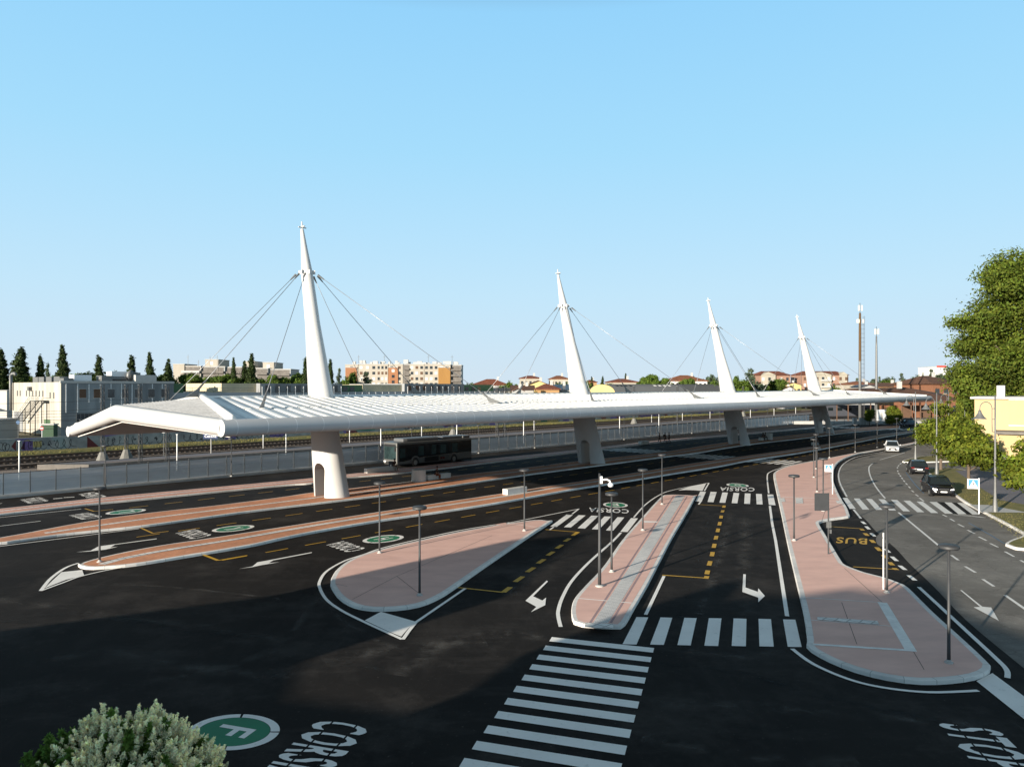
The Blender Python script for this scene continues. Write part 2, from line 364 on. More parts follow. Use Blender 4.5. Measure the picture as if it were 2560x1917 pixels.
# teardrop island
tear=Q('f',[(588,880),(588,905),(600,930),(650,1000),(740,1060),(850,1092),(980,1100),(1150,1090),(1310,1060),(1450,1000),(1560,930),(1800,760),(2208,480)])+Q('g',[(360,548),(440,492)])+Q('g',[(425,478,KH),(300,470,KH),(0,512,KH)])+Q('f',[(1990,400,KH),(1600,468,KH),(1300,533,KH),(1050,590,KH),(850,645,KH),(720,700,KH),(640,760,KH),(600,820,KH)])
t_isl=island('teardrop_island',tear,M['pave'],.24,lab='teardrop island of pink concrete with a broad pale kerb')
mb=MB()
for c,l in (('f',[(760,1003),(1110,820),(1860,500)]),('f',[(1285,955),(1110,820)]),('f',[(985,640),(1280,560),(1990,415)]),('f',[(625,880),(720,900)])):
    mb.ribbon([(q.x,q.y,ZT) for q in Q(c,l,KH)],.025)
onisl(t_isl,'expansion_joint',mb,'joint')
mb=MB(); mb.ribbon([(q.x,q.y,ZT) for q in Q('g',[(100,497),(320,528)],KH)],.07); onisl(t_isl,'pale_joint',mb,'jointw')
# long island E
isE=Q('g',[(600,1265),(620,1300),(700,1320),(950,1335),(1000,1322),(1030,1290),(1100,1165),(1200,990),(1310,775),(1400,605),(1520,400),(1575,292)])+Q('g',[(1565,280,KH),(1500,274,KH),(1360,272,KH),(1300,290,KH),(1150,450,KH),(1000,620,KH),(850,830,KH),(700,990,KH),(620,1085,KH),(595,1165,KH)])
e_isl=island('long_island',isE,M['pave'],.2,lab='long pink island with a pale tactile path down its middle')
mb=MB(); mb.poly([(q.x,q.y,ZT) for q in Q('g',[(765,1282),(885,1282),(1490,282),(1418,280)],KH)]); onisl(e_isl,'tactile_path',mb,'tactile2')
mb=MB(); mb.poly([(q.x,q.y,ZT+.004) for q in Q('g',[(705,1280),(928,1290),(924,1328),(698,1318)],KH)]); onisl(e_isl,'tactile_slab',mb,'tactile')
mb=MB(); mb.ribbon([(q.x,q.y,ZT-.002) for q in Q('g',[(640,1088),(1070,1125)],KH)],.09); mb.poly([(q.x,q.y,ZT-.002) for q in Q('g',[(1165,478),(1280,483),(1270,490),(1170,492)],KH)]); onisl(e_isl,'pale_joint',mb,'jointw')
mb=MB()
for l in ([(742,1282),(1400,282)],[(905,1282),(1508,284)]): mb.ribbon([(q.x,q.y,ZT-.003) for q in Q('g',l,KH)],.10)
onisl(e_isl,'joint_band',mb,M['joint'] if 0 else mat('mauve_band',(.36,.25,.25),.9))
# right island + footway
isD=Q('h',[(500,1420,KH),(470,1200,KH),(400,900,KH),(340,640,KH),(290,400,KH),(250,220,KH),(232,120,KH),(245,90,KH),(300,62,KH)])+Q('l',[(1640,600,KH),(1850,560,KH),(2212,490,KH)])+Q('d',[(1000,1035,KH),(1250,985,KH)])+[G(2400,1082,KH)]+[G(2400,1086)]+\
    Q('d',[(1250,1002),(950,1060),(800,1085),(700,1115),(620,1155),(580,1200),(562,1260),(562,1320),(590,1400),(630,1480),(680,1560),(702,1620)])+Q('h',[(836,450),(815,460),(700,476),(615,494),(592,515),(640,600),(700,700),(760,800),(790,840),(850,868),(950,905),(1120,950),(1250,1000),(1300,1030),(1500,1230),(1720,1430),(1930,1630)])+Q('j',[(2065,200),(2010,228),(1900,245),(1780,250),(1650,237),(1500,203),(1380,158),(1300,115),(1272,90)])
d_isl=island('right_island',isD,M['pave'],.24,lab='large pink island running back into a footway beside the road')
mb=MB()
for c,l,w in (('h',[(470,1083),(1090,1122)],.06),('h',[(500,1258),(1160,1308)],.06),('h',[(545,1452),(1340,1502)],.20),('h',[(1090,1122),(1318,1505)],.38),
              ('h',[(272,245),(700,250)],.05),('h',[(300,291),(770,305)],.16),('h',[(300,340),(780,350)],.06),('h',[(300,315),(780,328)],.06)):
    zz_=ZT+random.uniform(0,.006); mb.ribbon([(q.x,q.y,zz_) for q in Q(c,l,KH)],w)
onisl(d_isl,'pale_band',mb,'jointw')
mb=MB(); mb.poly([(q.x,q.y,ZT+.014) for q in Q('h',[(578,1237),(1052,1270),(1068,1298),(578,1260)],KH)]); mb.poly([(q.x,q.y,ZT+.014) for q in Q('h',[(405,300),(462,300),(466,342),(408,342)],KH)])
mb.poly([(q.x,q.y,ZT+.014) for q in Q('h',[(270,300),(318,300),(326,330),(280,332)],KH)]); mb.poly([(q.x,q.y,ZT+.014) for q in Q('h',[(722,320),(770,318),(790,345),(735,343)],KH)]); onisl(d_isl,'tactile_slab',mb,'tactile')
mb=MB()
for l in ([(790,850),(1090,1120)],[(1335,1505),(1420,1650)],[(770,1120),(890,1450)],[(610,490),(640,400),(620,330)]): mb.ribbon([(q.x,q.y,ZT-.002) for q in Q('h',l,KH)],.025)
onisl(d_isl,'expansion_joint',mb,'joint')
# ---- crosswalks ---------------------------------------------------------------------------------
def qz(c,l): return [Q(c,q) for q in l]
quads('crosswalk_front',qz('g',[[(1108,1237),(1200,1240),(1108,1454),(998,1451)],[(1297,1240),(1390,1243),(1323,1457),(1215,1454)],[(1485,1243),(1582,1246),(1535,1461),(1430,1458)],[(1678,1246),(1778,1248),(1752,1466),(1643,1463)],[(1873,1248),(1975,1251),(1970,1468),(1858,1465)],[(2070,1251),(2168,1254),(2190,1471),(2077,1468)]])+qz('h',[[(308,1256),(405,1258),(455,1474),(345,1472)]]),lab='zebra crossing between the long and right islands')
A=[G(1379.5,1592.3),G(1635.4,1619.9),G(1632.5,1631.3),G(1373.2,1602.8)]; B=[G(1192,1851.7),G(1555.5,1908.4),G(1549,1934),G(1179.4,1872.6)]
quads('crosswalk_near',[[A[j].lerp(B[j],k/9) for j in range(4)] for k in range(14)],lab='nearest zebra crossing running toward the viewer')
quads('crosswalk_left',qz('g',[[(555,430),(607,432),(480,526),(428,523)],[(652,434),(707,436),(590,531),(535,529)],[(752,438),(808,440),(702,540),(643,537)],[(855,444),(908,446),(812,547),(755,545)],[(958,450),(1012,452),(923,557),(867,554)],[(1065,457),(1120,459),(1037,567),(980,565)]]),lab='zebra crossing from teardrop island to long island')
quads('crosswalk_middle',qz('g',[[(1610,248),(1655,250),(1622,328),(1572,325)],[(1692,250),(1740,252),(1715,332),(1668,330)],[(1785,255),(1828,256),(1808,337),(1762,335)],[(1873,258),(1918,260),(1903,341),(1858,339)],[(1962,262),(2007,264),(2003,346),(1957,344)],[(2050,266),(2096,268),(2102,350),(2055,348)],[(2140,270),(2186,272),(2204,356),(2152,353)]]),lab='zebra crossing behind the long island')
quads('crosswalk_road',qz('h',[[(775,298),(815,298),(882,385),(832,385)],[(865,303),(910,303),(988,390),(935,390)],[(962,305),(1008,307),(1093,393),(1040,393)],[(1060,308),(1108,310),(1200,398),(1145,397)],[(1158,313),(1208,315),(1310,405),(1255,404)],[(1257,320),(1308,320),(1422,412),(1365,411)],[(1360,327),(1410,328),(1532,418),(1475,417)],[(1462,330),(1520,331),(1648,424),(1585,422)],[(1580,333),(1635,335),(1755,427),(1690,426)],[(1680,337),(1735,340),(1858,430),(1800,429)]]),'oldwhite',.017,'zebra crossing over the worn public road')
quads('crosswalk_infill',qz('h',[[(1522,331),(1578,333),(1688,426),(1650,424)],[(1637,335),(1678,337),(1798,429),(1757,427)]]),'yard',.016,'black infill between the zebra bars')
def zeb(name,s0,s1,v0,v1,n,lab,w=.5,sk=0):
    l=[]
    for i in range(n):
        v=v0+(v1-v0)*i/(n-1); k=sk*i
        l.append([S(s0+k,v-w/2),S(s1+k,v-w/2),S(s1+k,v+w/2),S(s0+k,v+w/2)])
    quads(name,l,'white',.012,lab)
zeb('crosswalk_shaded',90.4,96.2,45.9,51.2,7,'shaded zebra crossing between middle and front platforms')
zeb('crosswalk_shaded_rear',92.2,98,57.6,64.8,8,'shaded zebra crossing behind the middle platform')
zeb('crosswalk_shaded_front',90,95.7,36.6,41.2,6,'zebra crossing from front platform to right island')
zeb('crosswalk_far',180,186,42.0,62,18,'far zebra crossing at the end of the canopy')
# ---- lines --------------------------------------------------------------------------------------
LW=.13
line('lane_line',Q('g',[(985,572),(920,640),(740,800),(600,950),(525,1080),(492,1180),(492,1240),(510,1315)]),.16,smooth=5)
line('lane_line',Q('g',[(1087,452),(1180,350),(1290,275),(1400,235),(1680,180)]),LW,smooth=5)
line('lane_line',Q('g',[(1678,182),(1643,243)]),LW); line('lane_line',Q('g',[(1615,326),(1598,350)]),LW)
quads('painted_island_tip',[Q('g',[(1435,239),(1520,212),(1658,182),(1628,243),(1560,238),(1500,236)])])
line('lane_line',Q('g',[(0,516),(220,472),(655,385)]),LW); line('lane_line',Q('g',[(652,386),(600,426)]),LW); line('lane_line',Q('g',[(455,528),(425,550)]),LW)
line('lane_line',Q('f',[(2000,398),(1600,462),(1050,585),(850,650),(700,700),(560,780),(503,860),(505,920),(560,1010),(680,1095),(860,1185),(1150,1318)]),.15,smooth=5)
line('lane_line',Q('f',[(1158,1320),(1200,1260),(1260,1185),(1650,918)]),.15)
quads('painted_island_tip',[Q('f',[(985,1102),(1258,1180),(1190,1245),(1145,1298),(1050,1260),(858,1170)])])
line('lane_line',Q('g',[(1325,915),(1180,1220)]),.15)
line('lane_line',Q('h',[(204,362),(222,500),(250,640),(340,1232)]),.17)
line('lane_line',Q('h',[(195,262),(183,130),(205,95),(290,62),(390,33)]),LW,smooth=5)
line('lane_line',Q('l',[(1500,625),(1650,592),(1830,565)]),LW)
line('lane_line',Q('j',[(1210,95),(1300,160),(1450,225),(1600,262),(1800,283),(2015,276)]),.16,smooth=5)
line('lane_line',Q('h',[(1378,1003),(1700,1300),(1980,1560),(2070,1656)])+Q('j',[(2140,222)]),.17,z=.018,smooth=4)
quads('stop_line',[[G(2481,1683),G(2441,1703),G(2600,1830),G(2660,1815)]])
line('lane_line',Q('e',[(1580,652),(1000,745),(665,815),(500,872),(322,938)]),.13,smooth=4)
line('lane_line',Q('e',[(322,936),(390,850),(470,785),(540,745),(620,718)]),[.3]*1+[.28]*30,smooth=4) if 0 else line('lane_line',Q('e',[(322,936),(390,850),(470,785),(540,745),(620,718)]),.17,smooth=4)
quads('painted_island_tip',[Q('e',[(485,790),(648,773),(663,815),(520,850),(350,918),(420,850)])])
line('lane_line',Q('e',[(-60,365),(640,292)]),.12); line('lane_line',Q('e',[(-60,434),(320,387)]),.12); line('lane_line',Q('e',[(-60,594),(1095,448)]),.13)
line('lane_line',Q('e',[(-60,260),(15,247)]),.12)
line('edge_line',Q('d',[(1700,905),(1400,960),(1255,1000),(1000,1066),(870,1090),(750,1117),(655,1170),(612,1240),(618,1330),(680,1455)]),.14,'oldwhite',.017,4)
line('edge_line',Q('h',[(865,392),(922,462)]),.16,'oldwhite',.017)
line('centre_line',Q('d',[(905,1168),(872,1200),(880,1270),(930,1370),(1010,1470)]),.14,'oldwhite',.017,4)
line('centre_line',Q('d',[(965,1138),(1180,1075)]),.14,'oldwhite',.017)
line('centre_line',Q('h',[(1218,413),(1560,695)]),.15,'oldwhite',.017)
dashes('centre_line',pairs('h',[(1635,750,1690,790),(1742,838,1825,887),(1883,940,1970,997),(2058,1065,2230,1185),(2300,1240,2420,1330)]),.15,'oldwhite',.017)
dashes('parking_line',pairs('d',[(1190,1150,1215,1140),(1160,1160,1180,1152),(1138,1175,1150,1165),(1122,1192,1130,1182),(1115,1210,1118,1200),(1118,1228,1121,1240),(1125,1250,1132,1262),(1138,1270,1146,1282),(1152,1290,1162,1303),(1168,1313,1180,1327),(1188,1338,1202,1352),(1212,1366,1228,1382),(1238,1400,1258,1416),(1272,1434,1296,1452),(1306,1466,1344,1494)])+
  pairs('h',[(1565,430,1600,447),(1625,463,1660,483),(1688,505,1735,528),(1763,552,1818,580),(1850,605,1912,635),(1940,657,2003,688),(2058,722,2130,762),(2180,790,2260,835)]),.13,'oldwhite',.017)
line('parking_line',Q('h',[(1650,430),(1905,455)]),.12,'oldwhite',.017); line('parking_line',Q('h',[(1690,427),(1800,440),(1905,455)]),.12,'oldwhite',.017)
dashes('bay_edge_line',pairs('h',[(930,485,955,505),(962,523,987,547),(1003,578,1030,603),(1057,637,1088,665),(1112,700,1145,730),(1165,762,1205,797),(1228,833,1272,867),(1298,910,1350,950)]),.22,'white',.019)
M['blue']=paint('faded_blue_paint',(.10,.17,.26),.5,(.1,.095,.09))
line('blue_parking_line',Q('d',[(1190,1245),(1270,1350),(1345,1425)]),.1,'blue',.016,3); line('blue_parking_line',Q('h',[(1770,495),(1940,590),(2090,675),(2230,690)]),.09,'blue',.016,3)
# yellow marks
def yl(c,l,w=.13): dashes('yellow_line',pairs(c,l),w,'yellow')
yl('f',[(1592,910,1950,948)],.14); yl('f',[(1950,948,2005,907)],.26)
yl('g',[(150,960,212,918),(245,883,300,847),(330,815,380,782),(407,752,453,722),(477,697,521,668),(541,642,582,618),(605,595,648,567)],.26); yl('g',[(390,548,648,568)],.12)
yl('g',[(1590,350,1808,362)],.12); yl('g',[(1800,358,1795,375),(1790,395,1783,412),(1777,438,1773,460),(1767,488,1760,515),(1753,540,1746,568),(1739,598,1731,628),(1724,660,1716,692),(1709,725,1701,758),(1690,797,1679,832),(1671,870,1662,900),(1664,915,1655,935)],.24); yl('g',[(1310,907,1664,931)],.14)
yl('e',[(1585,645,1720,697)],.2); yl('e',[(1720,697,1950,657),(1110,440,1205,483),(1205,483,1330,467),(670,288,742,310),(742,310,893,294)],.13)
yl('h',[(685,525,940,542),(860,842,1205,863)],.12); yl('h',[(925,545,940,555),(952,577,975,597),(1002,630,1025,653),(1045,688,1075,717),(1100,750,1122,775),(1145,805,1172,830),(1182,852,1205,866)],.26)
def ydash(v,s0,n,per,L=1.45): dashes('yellow_dash_line',[(S(s0+k*per,v),S(s0+k*per+L,v)) for k in range(n)],.12,'yellow')
ydash(39.2,19.6,62,2.6); ydash(49.3,19.0,62,2.63); ydash(61.65,23.2,60,2.75)
# arrows
quads('road_arrow',[Q('g',[(400,950),(410,958),(293,1075),(365,1108),(395,1085),(388,1145),(275,1200),(318,1158),(232,1110)])],lab='white turn arrow beside the long island')
quads('road_arrow',[Q('g',[(1950,900),(1970,902),(1967,1005),(2065,1040),(2068,1012),(2120,1072),(2068,1122),(2068,1085),(1942,1040)])],lab='white right turn arrow in the lane of the right island')
quads('road_arrow',[Q('e',[(600,632),(700,627),(830,612),(930,589),(870,595),(908,573),(1235,529),(1235,524),(900,570),(775,587),(715,620)])],lab='white arrow in the lane left of the front platform')
quads('road_arrow',[Q('e',[(1885,763),(1990,750),(2060,735),(2205,710),(2120,718),(2155,697)])+Q('f',[(440,638),(440,632)])+Q('e',[(2150,690),(2030,712),(1990,745)])],lab='white arrow in the lane beside the teardrop island')
quads('road_arrow',[Q('h',[(1705,1028),(1718,1028),(1880,1158),(1950,1165),(2010,1270),(1810,1162),(1862,1160)])],'oldwhite',.017,'white arrow on the worn road')
def dustmat(name,c,dens):
    m=bpy.data.materials.new(name); m.use_nodes=True; nt=m.node_tree; b=nt.nodes['Principled BSDF']; b.inputs['Base Color'].default_value=(*c,1); b.inputs['Roughness'].default_value=.95
    tc=nd(nt,'ShaderNodeTexCoord'); n=nd(nt,'ShaderNodeTexNoise',inp={'Scale':.9,'Detail':9,'Roughness':.75}); nt.links.new(tc.outputs['Object'],n.inputs['Vector'])
    r=nd(nt,'ShaderNodeValToRGB'); r.color_ramp.elements[0].position=.45; r.color_ramp.elements[1].position=.72; r.color_ramp.elements[1].color=(dens,)*3+(1,); nt.links.new(n.outputs['Fac'],r.inputs[0])
    uvn=nd(nt,'ShaderNodeUVMap'); sx=nd(nt,'ShaderNodeSeparateXYZ'); nt.links.new(uvn.outputs[0],sx.inputs[0])
    e=nd(nt,'ShaderNodeMath',operation='PINGPONG',inp={1:.5}); nt.links.new(sx.outputs[1],e.inputs[0]); e2=nd(nt,'ShaderNodeMath',operation='MULTIPLY',inp={1:2.0}); nt.links.new(e.outputs[0],e2.inputs[0])
    m1=nd(nt,'ShaderNodeMath',operation='MULTIPLY'); nt.links.new(e2.outputs[0],m1.inputs[0]); nt.links.new(r.outputs[0],m1.inputs[1])
    t=nd(nt,'ShaderNodeBsdfTransparent'); x=nd(nt,'ShaderNodeMixShader'); nt.links.new(m1.outputs[0],x.inputs[0]); nt.links.new(t.outputs[0],x.inputs[1]); nt.links.new(b.outputs[0],x.inputs[2]); nt.links.new(x.outputs[0],nt.nodes['Material Output'].inputs[0]); return m
DU=dustmat('pale_dust',(.11,.10,.088),.7); TY=dustmat('tyre_rubber',(.004,.004,.004),.95)
def trail(name,pts,w,m,z):
    pts=catmull([Vector((p.x,p.y,0)) for p in pts],8); k=len(pts); vs=[];fs=[];uv=[]
    for i,p in enumerate(pts):
        a=pts[min(i+1,k-1)]-pts[max(i-1,0)]; nn=Vector((-a.y,a.x,0)).normalized()*w/2; vs+=[(p.x+nn.x,p.y+nn.y,z),(p.x-nn.x,p.y-nn.y,z)]
    for i in range(k-1): fs.append((2*i+1,2*i+3,2*i+2,2*i)); uv+=[i,1,i+1,1,i+1,0,i,0]
    me=bpy.data.meshes.new(name); me.from_pydata(vs,[],fs); me.materials.append(m); me.uv_layers.new(name='UVMap').data.foreach_set('uv',[float(q) for q in uv])
    o=bpy.data.objects.new(name,me); COL.objects.link(o); o['kind']='structure'
zt_=.0045
for c,l,w,m_ in (('e',[(-50,1005),(480,1070),(1000,1155),(1600,1215),(2300,1345)],.9,DU),('e',[(900,880),(1500,920),(2208,1000)],.35,DU),('e',[(0,1180),(700,1120),(1400,1240),(2100,1300)],.7,TY),('e',[(200,1500),(900,1420),(1700,1560),(2300,1600)],1.2,DU),
   ('i',[(1400,150),(1800,80),(2100,60)],1.4,DU),('i',[(1300,60),(900,190),(500,250)],.8,DU),('f',[(1100,1600),(1500,1350),(1900,1280),(2300,1300)],1.2,DU),('f',[(0,1640),(600,1500),(1000,1560)],.6,TY),('g',[(100,1070),(300,800),(640,570)],.9,DU),('g',[(120,1090),(420,820),(760,580)],.5,TY),
   ('g',[(1600,1230),(1690,1000),(1780,700),(1850,420)],.8,DU),('g',[(1950,1240),(1960,900),(1965,450)],1.1,DU),('g',[(1450,1240),(1560,900),(1640,600),(1700,400)],.45,TY),('j',[(600,330),(1100,350),(1700,400),(2212,440)],1.0,DU),('j',[(560,480),(1000,560),(1500,590)],.9,DU),('j',[(640,160),(1000,200),(1300,290),(1900,420)],.6,TY),('j',[(760,100),(1000,130),(1180,90)],.8,DU),
   ('f',[(300,1250),(500,1000),(700,1180),(1100,1400)],.5,DU),('h',[(950,1120),(700,900),(100,1240)],.01,DU)):
    zt_+=.0004; trail('surface_streak',Q(c,l),w,m_,zt_)
man=MB()
for X_,Y_ in ((1368,1163.5),(1412,1160.5),(1468,1164),(918,1232),(1050,1214)):
    p=G(X_,Y_,KH); man=MB(); man.lathe([(.38,0),(.38,.012),(.33,.014),(.001,.014)],(p.x,p.y,KH),20); o=man.build('manhole_cover',M['black']); o['kind']='structure'
# ---- painted words ------------------------------------------------------------------------------
def glyphs(txt):
    cu=bpy.data.curves.new('t','FONT'); cu.body=txt; cu.resolution_u=3; cu.fill_mode='FRONT'; cu.space_character=1.12; cu.offset=.018
    ob=bpy.data.objects.new('t',cu); COL.objects.link(ob); bpy.context.view_layer.update()
    me=bpy.data.meshes.new_from_object(ob.evaluated_get(bpy.context.evaluated_depsgraph_get())); bpy.data.objects.remove(ob)
    return me
import bmesh
def word(name, txt, BL, BR, TL, m='white', z=.013, lab=None, gaps=((.27,.305),(.72,.755)), parent=None, flat3=True):
    me=glyphs(txt); xs=[v.co.x for v in me.vertices]; ys=[v.co.y for v in me.vertices]
    x0,x1,y0,y1=min(xs),max(xs),min(ys),max(ys)
    bm=bmesh.new(); bm.from_mesh(me)
    for v in bm.verts: v.co=Vector(((v.co.x-x0)/(x1-x0),(v.co.y-y0)/(y1-y0),0))
    for a,b in gaps:
        for h in (a,b):
            gm=bm.verts[:]+bm.edges[:]+bm.faces[:]; bmesh.ops.bisect_plane(bm,geom=gm,plane_co=(0,h,0),plane_no=(0,1,0))
        dl=[f for f in bm.faces if a<f.calc_center_median().y<b]; bmesh.ops.delete(bm,geom=dl,context='FACES')
    BL,BR,TL=Vector(BL),Vector(BR),Vector(TL)
    for v in bm.verts:
        p=BL+(BR-BL)*v.co.x+(TL-BL)*v.co.y
        v.co=p+Vector((0,0,z)) if flat3 else p
    bm.to_mesh(me); bm.free(); me.materials.append(M[m] if isinstance(m,str) else m)
    o=bpy.data.objects.new(name,me); COL.objects.link(o)
    if parent: o.parent=parent
    else: o['kind']='structure'; o['label']=lab
    return o
def roundel(letter, c, ux, uy, lab):      # ux: reading direction half width, uy: letter-up half length
    mb=MB(); c=Vector(c); ux=Vector(ux); uy=Vector(uy)
    def ring(r0,r1,a0,a1,z,m,n=14):
        vs=[];fs=[]
        for i in range(n+1):
            a=a0+(a1-a0)*i/n
            for r in (r0,r1):
                p=c+ux*(r*math.cos(a))+uy*(r*math.sin(a)); vs.append((p.x,p.y,z))
        for i in range(n): fs.append((2*i,2*i+1,2*i+3,2*i+2))
        mb.add(vs,fs,m)
    for q in range(4): ring(.80,1,q*math.pi/2+.35+.03,(q+1)*math.pi/2+.35-.03,.012,0)
    ring(.001,.79,0,2*math.pi,.0125,1,40)
    o=mb.build('lane_roundel',[M['white'],M['green']]); o['kind']='structure'; o['label']=lab
    word('lane_letter',letter,c-ux*.26-uy*.42,c+ux*.26-uy*.42,c-ux*.26+uy*.42,'white',.018,'letter %s in the green roundel'%letter,gaps=())
W=lambda a,b:G(a,b)
word('road_word','CORSIA',W(1572,1273),W(1473,1268.7),W(1572,1283.5),lab='word CORSIA in the lane by the left zebra crossing')
roundel('E',W(1538.4,1262),Vector((-.98,0,0)),Vector((0,-1.35,0)),'green roundel with letter E')
word('road_word','CORSIA',W(1886.5,1219),W(1801,1217.5),W(1886.5,1228.3),lab='word CORSIA in the lane by the middle zebra crossing')
roundel('D',W(1843.8,1212.8),Vector((-1.0,0,0)),Vector((0,-1.4,0)),'green roundel with letter D')
word('road_word','BUS',W(2168,1346),W(2092,1342.5),W(2167.5,1361),'yellow',gaps=((.3,.33),),lab='yellow word BUS in the bay of the right island')
word('road_word','CORSIA',W(917.4,1371),W(860,1352),W(867,1381),lab='word CORSIA beside the teardrop island')
us=Vector((ca,sa,0)); uv=Vector((-sa,ca,0))
roundel('H',W(958.5,1347),uv*1.0,-us*1.42,'green roundel with letter H')
word('road_word','CORSIA',W(532.7,1337.5),W(489,1322),W(477,1348.5),lab='word CORSIA in the lane left of the front platform')
roundel('K',W(583.5,1321),uv*1.0,-us*1.42,'green roundel in the lane before the front platform')
word('road_word','CORSIA',W(259,1292),W(222,1281),W(204,1299.2),lab='word CORSIA in the lane left of the middle platform')
roundel('L',W(315,1279),uv*1.0,-us*1.42,'green roundel in the lane before the middle platform')
word('road_word','CORSIA',W(124,1252),W(100,1242),W(70,1259),lab='word CORSIA in the fence lane'); word('road_word','LINEA',W(266,1241),W(236,1229),W(222,1247),lab='painted word nearer the fence lamp')
dashes('road_mark',[(W(133,1247),W(156,1245)),(W(159,1244),W(186,1242.5))],.3)
BLn=G(795.7,1797.3); In=G(674,1909.6)
word('road_word','CORSIA',BLn,BLn+(In-BLn)/.80,G(929,1817),lab='large word CORSIA near the bush')
cF=G(584,1828)
roundel('F',cF,Vector((-.30,-.995,0)),Vector((1.25,-.41,0)),'large green roundel with letter F beside the bush')
BLs=G(2342,1806); Ps=G(2413,1887)
word('road_word','STOP',BLs,BLs+(Ps-BLs)/.80,G(2499,1826),lab='large word STOP near the right island')
# ================================================================== CANOPY (local frame: x = s, y = v)
can=thing('bus_canopy','long white cable-stayed bus station canopy on four leaning pylons','canopy',(0,0,0),AX)
S0,S1=20.6,171.8; VF,VR,VB=39.7,57.0,66.9; ZF,ZR,ZB=7.62,8.66,6.25
def zr(v):
    return ZF+(ZR-ZF)*(v-VF)/(VR-VF) if v<=VR else ZR+(ZB-ZR)*(v-VR)/(VB-VR)
DS=6.3; ZRE=8.22
M['louvre']=mat('grey_louvre',(.30,.305,.31),.6,var=.08)
r=MB()
# roof sheets: near corner F0, ridge end E0, rafter foot ridge point K0
F0=(S0-.2,VF,ZF);E0=(S0+.2,VR,ZRE);K0=(S0+DS,VR,ZR);B0=(S0+.5,VB,ZB)
F1=(S1,VF,ZF);E1=(S1-.2,VR,ZRE);K1=(S1-DS,VR,ZR);B1=(S1-.5,VB,ZB)
r.poly([F0,F1,K1,K0]); r.poly([K0,K1,B1,B0]); r.build('roof_sheet',M['gap'],can)
for T3 in ([F0,K0,E0],[E0,K0,B0],[F1,E1,K1],[E1,B1,K1]):
    r=MB(); r.poly(T3); r.build('hip_louvre',M['louvre'],can)
ribs=MB()
def halfrib(a,b,w,h,n=4):
    a=Vector(a);b=Vector(b); d=(b-a).normalized(); sd=Vector((0,0,1)).cross(d).normalized(); up=d.cross(sd)
    vs=[]
    for p in (a,b):
        for i in range(n+1):
            t=math.pi*i/n; vs.append(p+sd*(math.cos(t)*w/2)+up*(math.sin(t)*h+.01))
    fs=[(i,i+1,n+2+i,n+1+i) for i in range(n)]+[tuple(range(n+1)),tuple(range(2*n+1,n,-1))]
    ribs.add(vs,fs)
sk=5.6; sp=1.04; VM=46.3
k=0; s=S0+DS+.5
while s<S1-.4:
    # front slope rib in two lengths, set back at the purlin line
    ef=s-sk; 
    if ef<S1-.3:
        def pt(v,dz=0): 
            return (s-sk*(VR-v)/(VR-VF),v,zr(v)+dz)
        # clip by far rafter
        vtop=VR
        if s>S1-DS:
            # beyond the far hip: rib starts at the rafter
            t=(s-(S1-DS))/(DS+sk); vtop=VR-(VR-VF)*min(.97,t)
        if vtop>VM+.4:
            halfrib(pt(VM+.25,.02),pt(vtop,.02),.54,.055); halfrib(pt(VF+.15),pt(VM-.1),.54,.055)
        elif vtop>VF+.5: halfrib(pt(VF+.15),pt(vtop),.54,.055)
    if s<S1-DS: halfrib((s-sk*.6,VB-.2,zr(VB-.2)),(s,VR,zr(VR)),.54,.055)
    s+=sp
def lerp(a,b,t): return tuple(a[i]+(b[i]-a[i])*t for i in range(3))
ribs.build('roof_ribs',M['roofw'],can,smooth=False)
M['louvre_blade']=mat('louvre_blade',(.36,.365,.37),.6,var=.25,scale=1.5)
for sgn,(Fc,Ec,Kc) in ((1,(F0,E0,K0)),(-1,(F1,E1,K1))):
    n=24
    ribs=MB()
    for i in range(1,n): halfrib(lerp(Fc,Kc,i/n),lerp(lerp(Fc,Ec,i/n),lerp(Fc,Kc,i/n),.02) if 0 else lerp(Ec,Kc,i/n),(.07),.03)
    ribs.build('louvre_blades',M['louvre_blade'],can)
rf=MB()
for a,b in ((F0,K0),(K0,B0),(F1,K1),(K1,B1)):
    rf=MB(); rf.tube([(a[0],a[1],a[2]+.1),(b[0],b[1],b[2]+.1)],.26,8); rf.build('rafter',M['roofw'],can,smooth=True)
rd=MB(); rd.box(((K0[0]+K1[0])/2,VR,ZR+.08),(K1[0]-K0[0],.5,.16)); rd.build('ridge_cap',M['roofw'],can)
# edge tubes
def tubemat():
    m=mat('white_enamel_jointed',(.52,.52,.52),.5,spec=.35,var=.07,scale=.25); nt=m.node_tree; b=nt.nodes['Principled BSDF']; src=b.inputs['Base Color'].links[0].from_socket
    tc=nd(nt,'ShaderNodeTexCoord'); sx=nd(nt,'ShaderNodeSeparateXYZ'); nt.links.new(tc.outputs['Object'],sx.inputs[0])
    d=nd(nt,'ShaderNodeMath',operation='DIVIDE',inp={1:1.85}); nt.links.new(sx.outputs[0],d.inputs[0]); f=nd(nt,'ShaderNodeMath',operation='FRACT'); nt.links.new(d.outputs[0],f.inputs[0])
    c=nd(nt,'ShaderNodeMath',operation='LESS_THAN',inp={1:.022}); nt.links.new(f.outputs[0],c.inputs[0]); nt.links.new(mix(nt,src,(.72,.72,.72),c.outputs[0]),b.inputs['Base Color']); return m
def rings(path,rad,seg=20):
    mb=MB(); mb.tube(path,rad,seg); return mb
zc=7.24
M['tubej']=tubemat()
for path,rad in (([(S0-1.0,39.35,zc),(S1+1.0,39.35,zc)],.475),([(S0,67.3,5.9),(S1,67.3,5.9)],.42)):
    ft=MB(); ft.tube(path,rad,24,caps=True); ft.build('edge_tube',M['tubej'],can,autos=60)
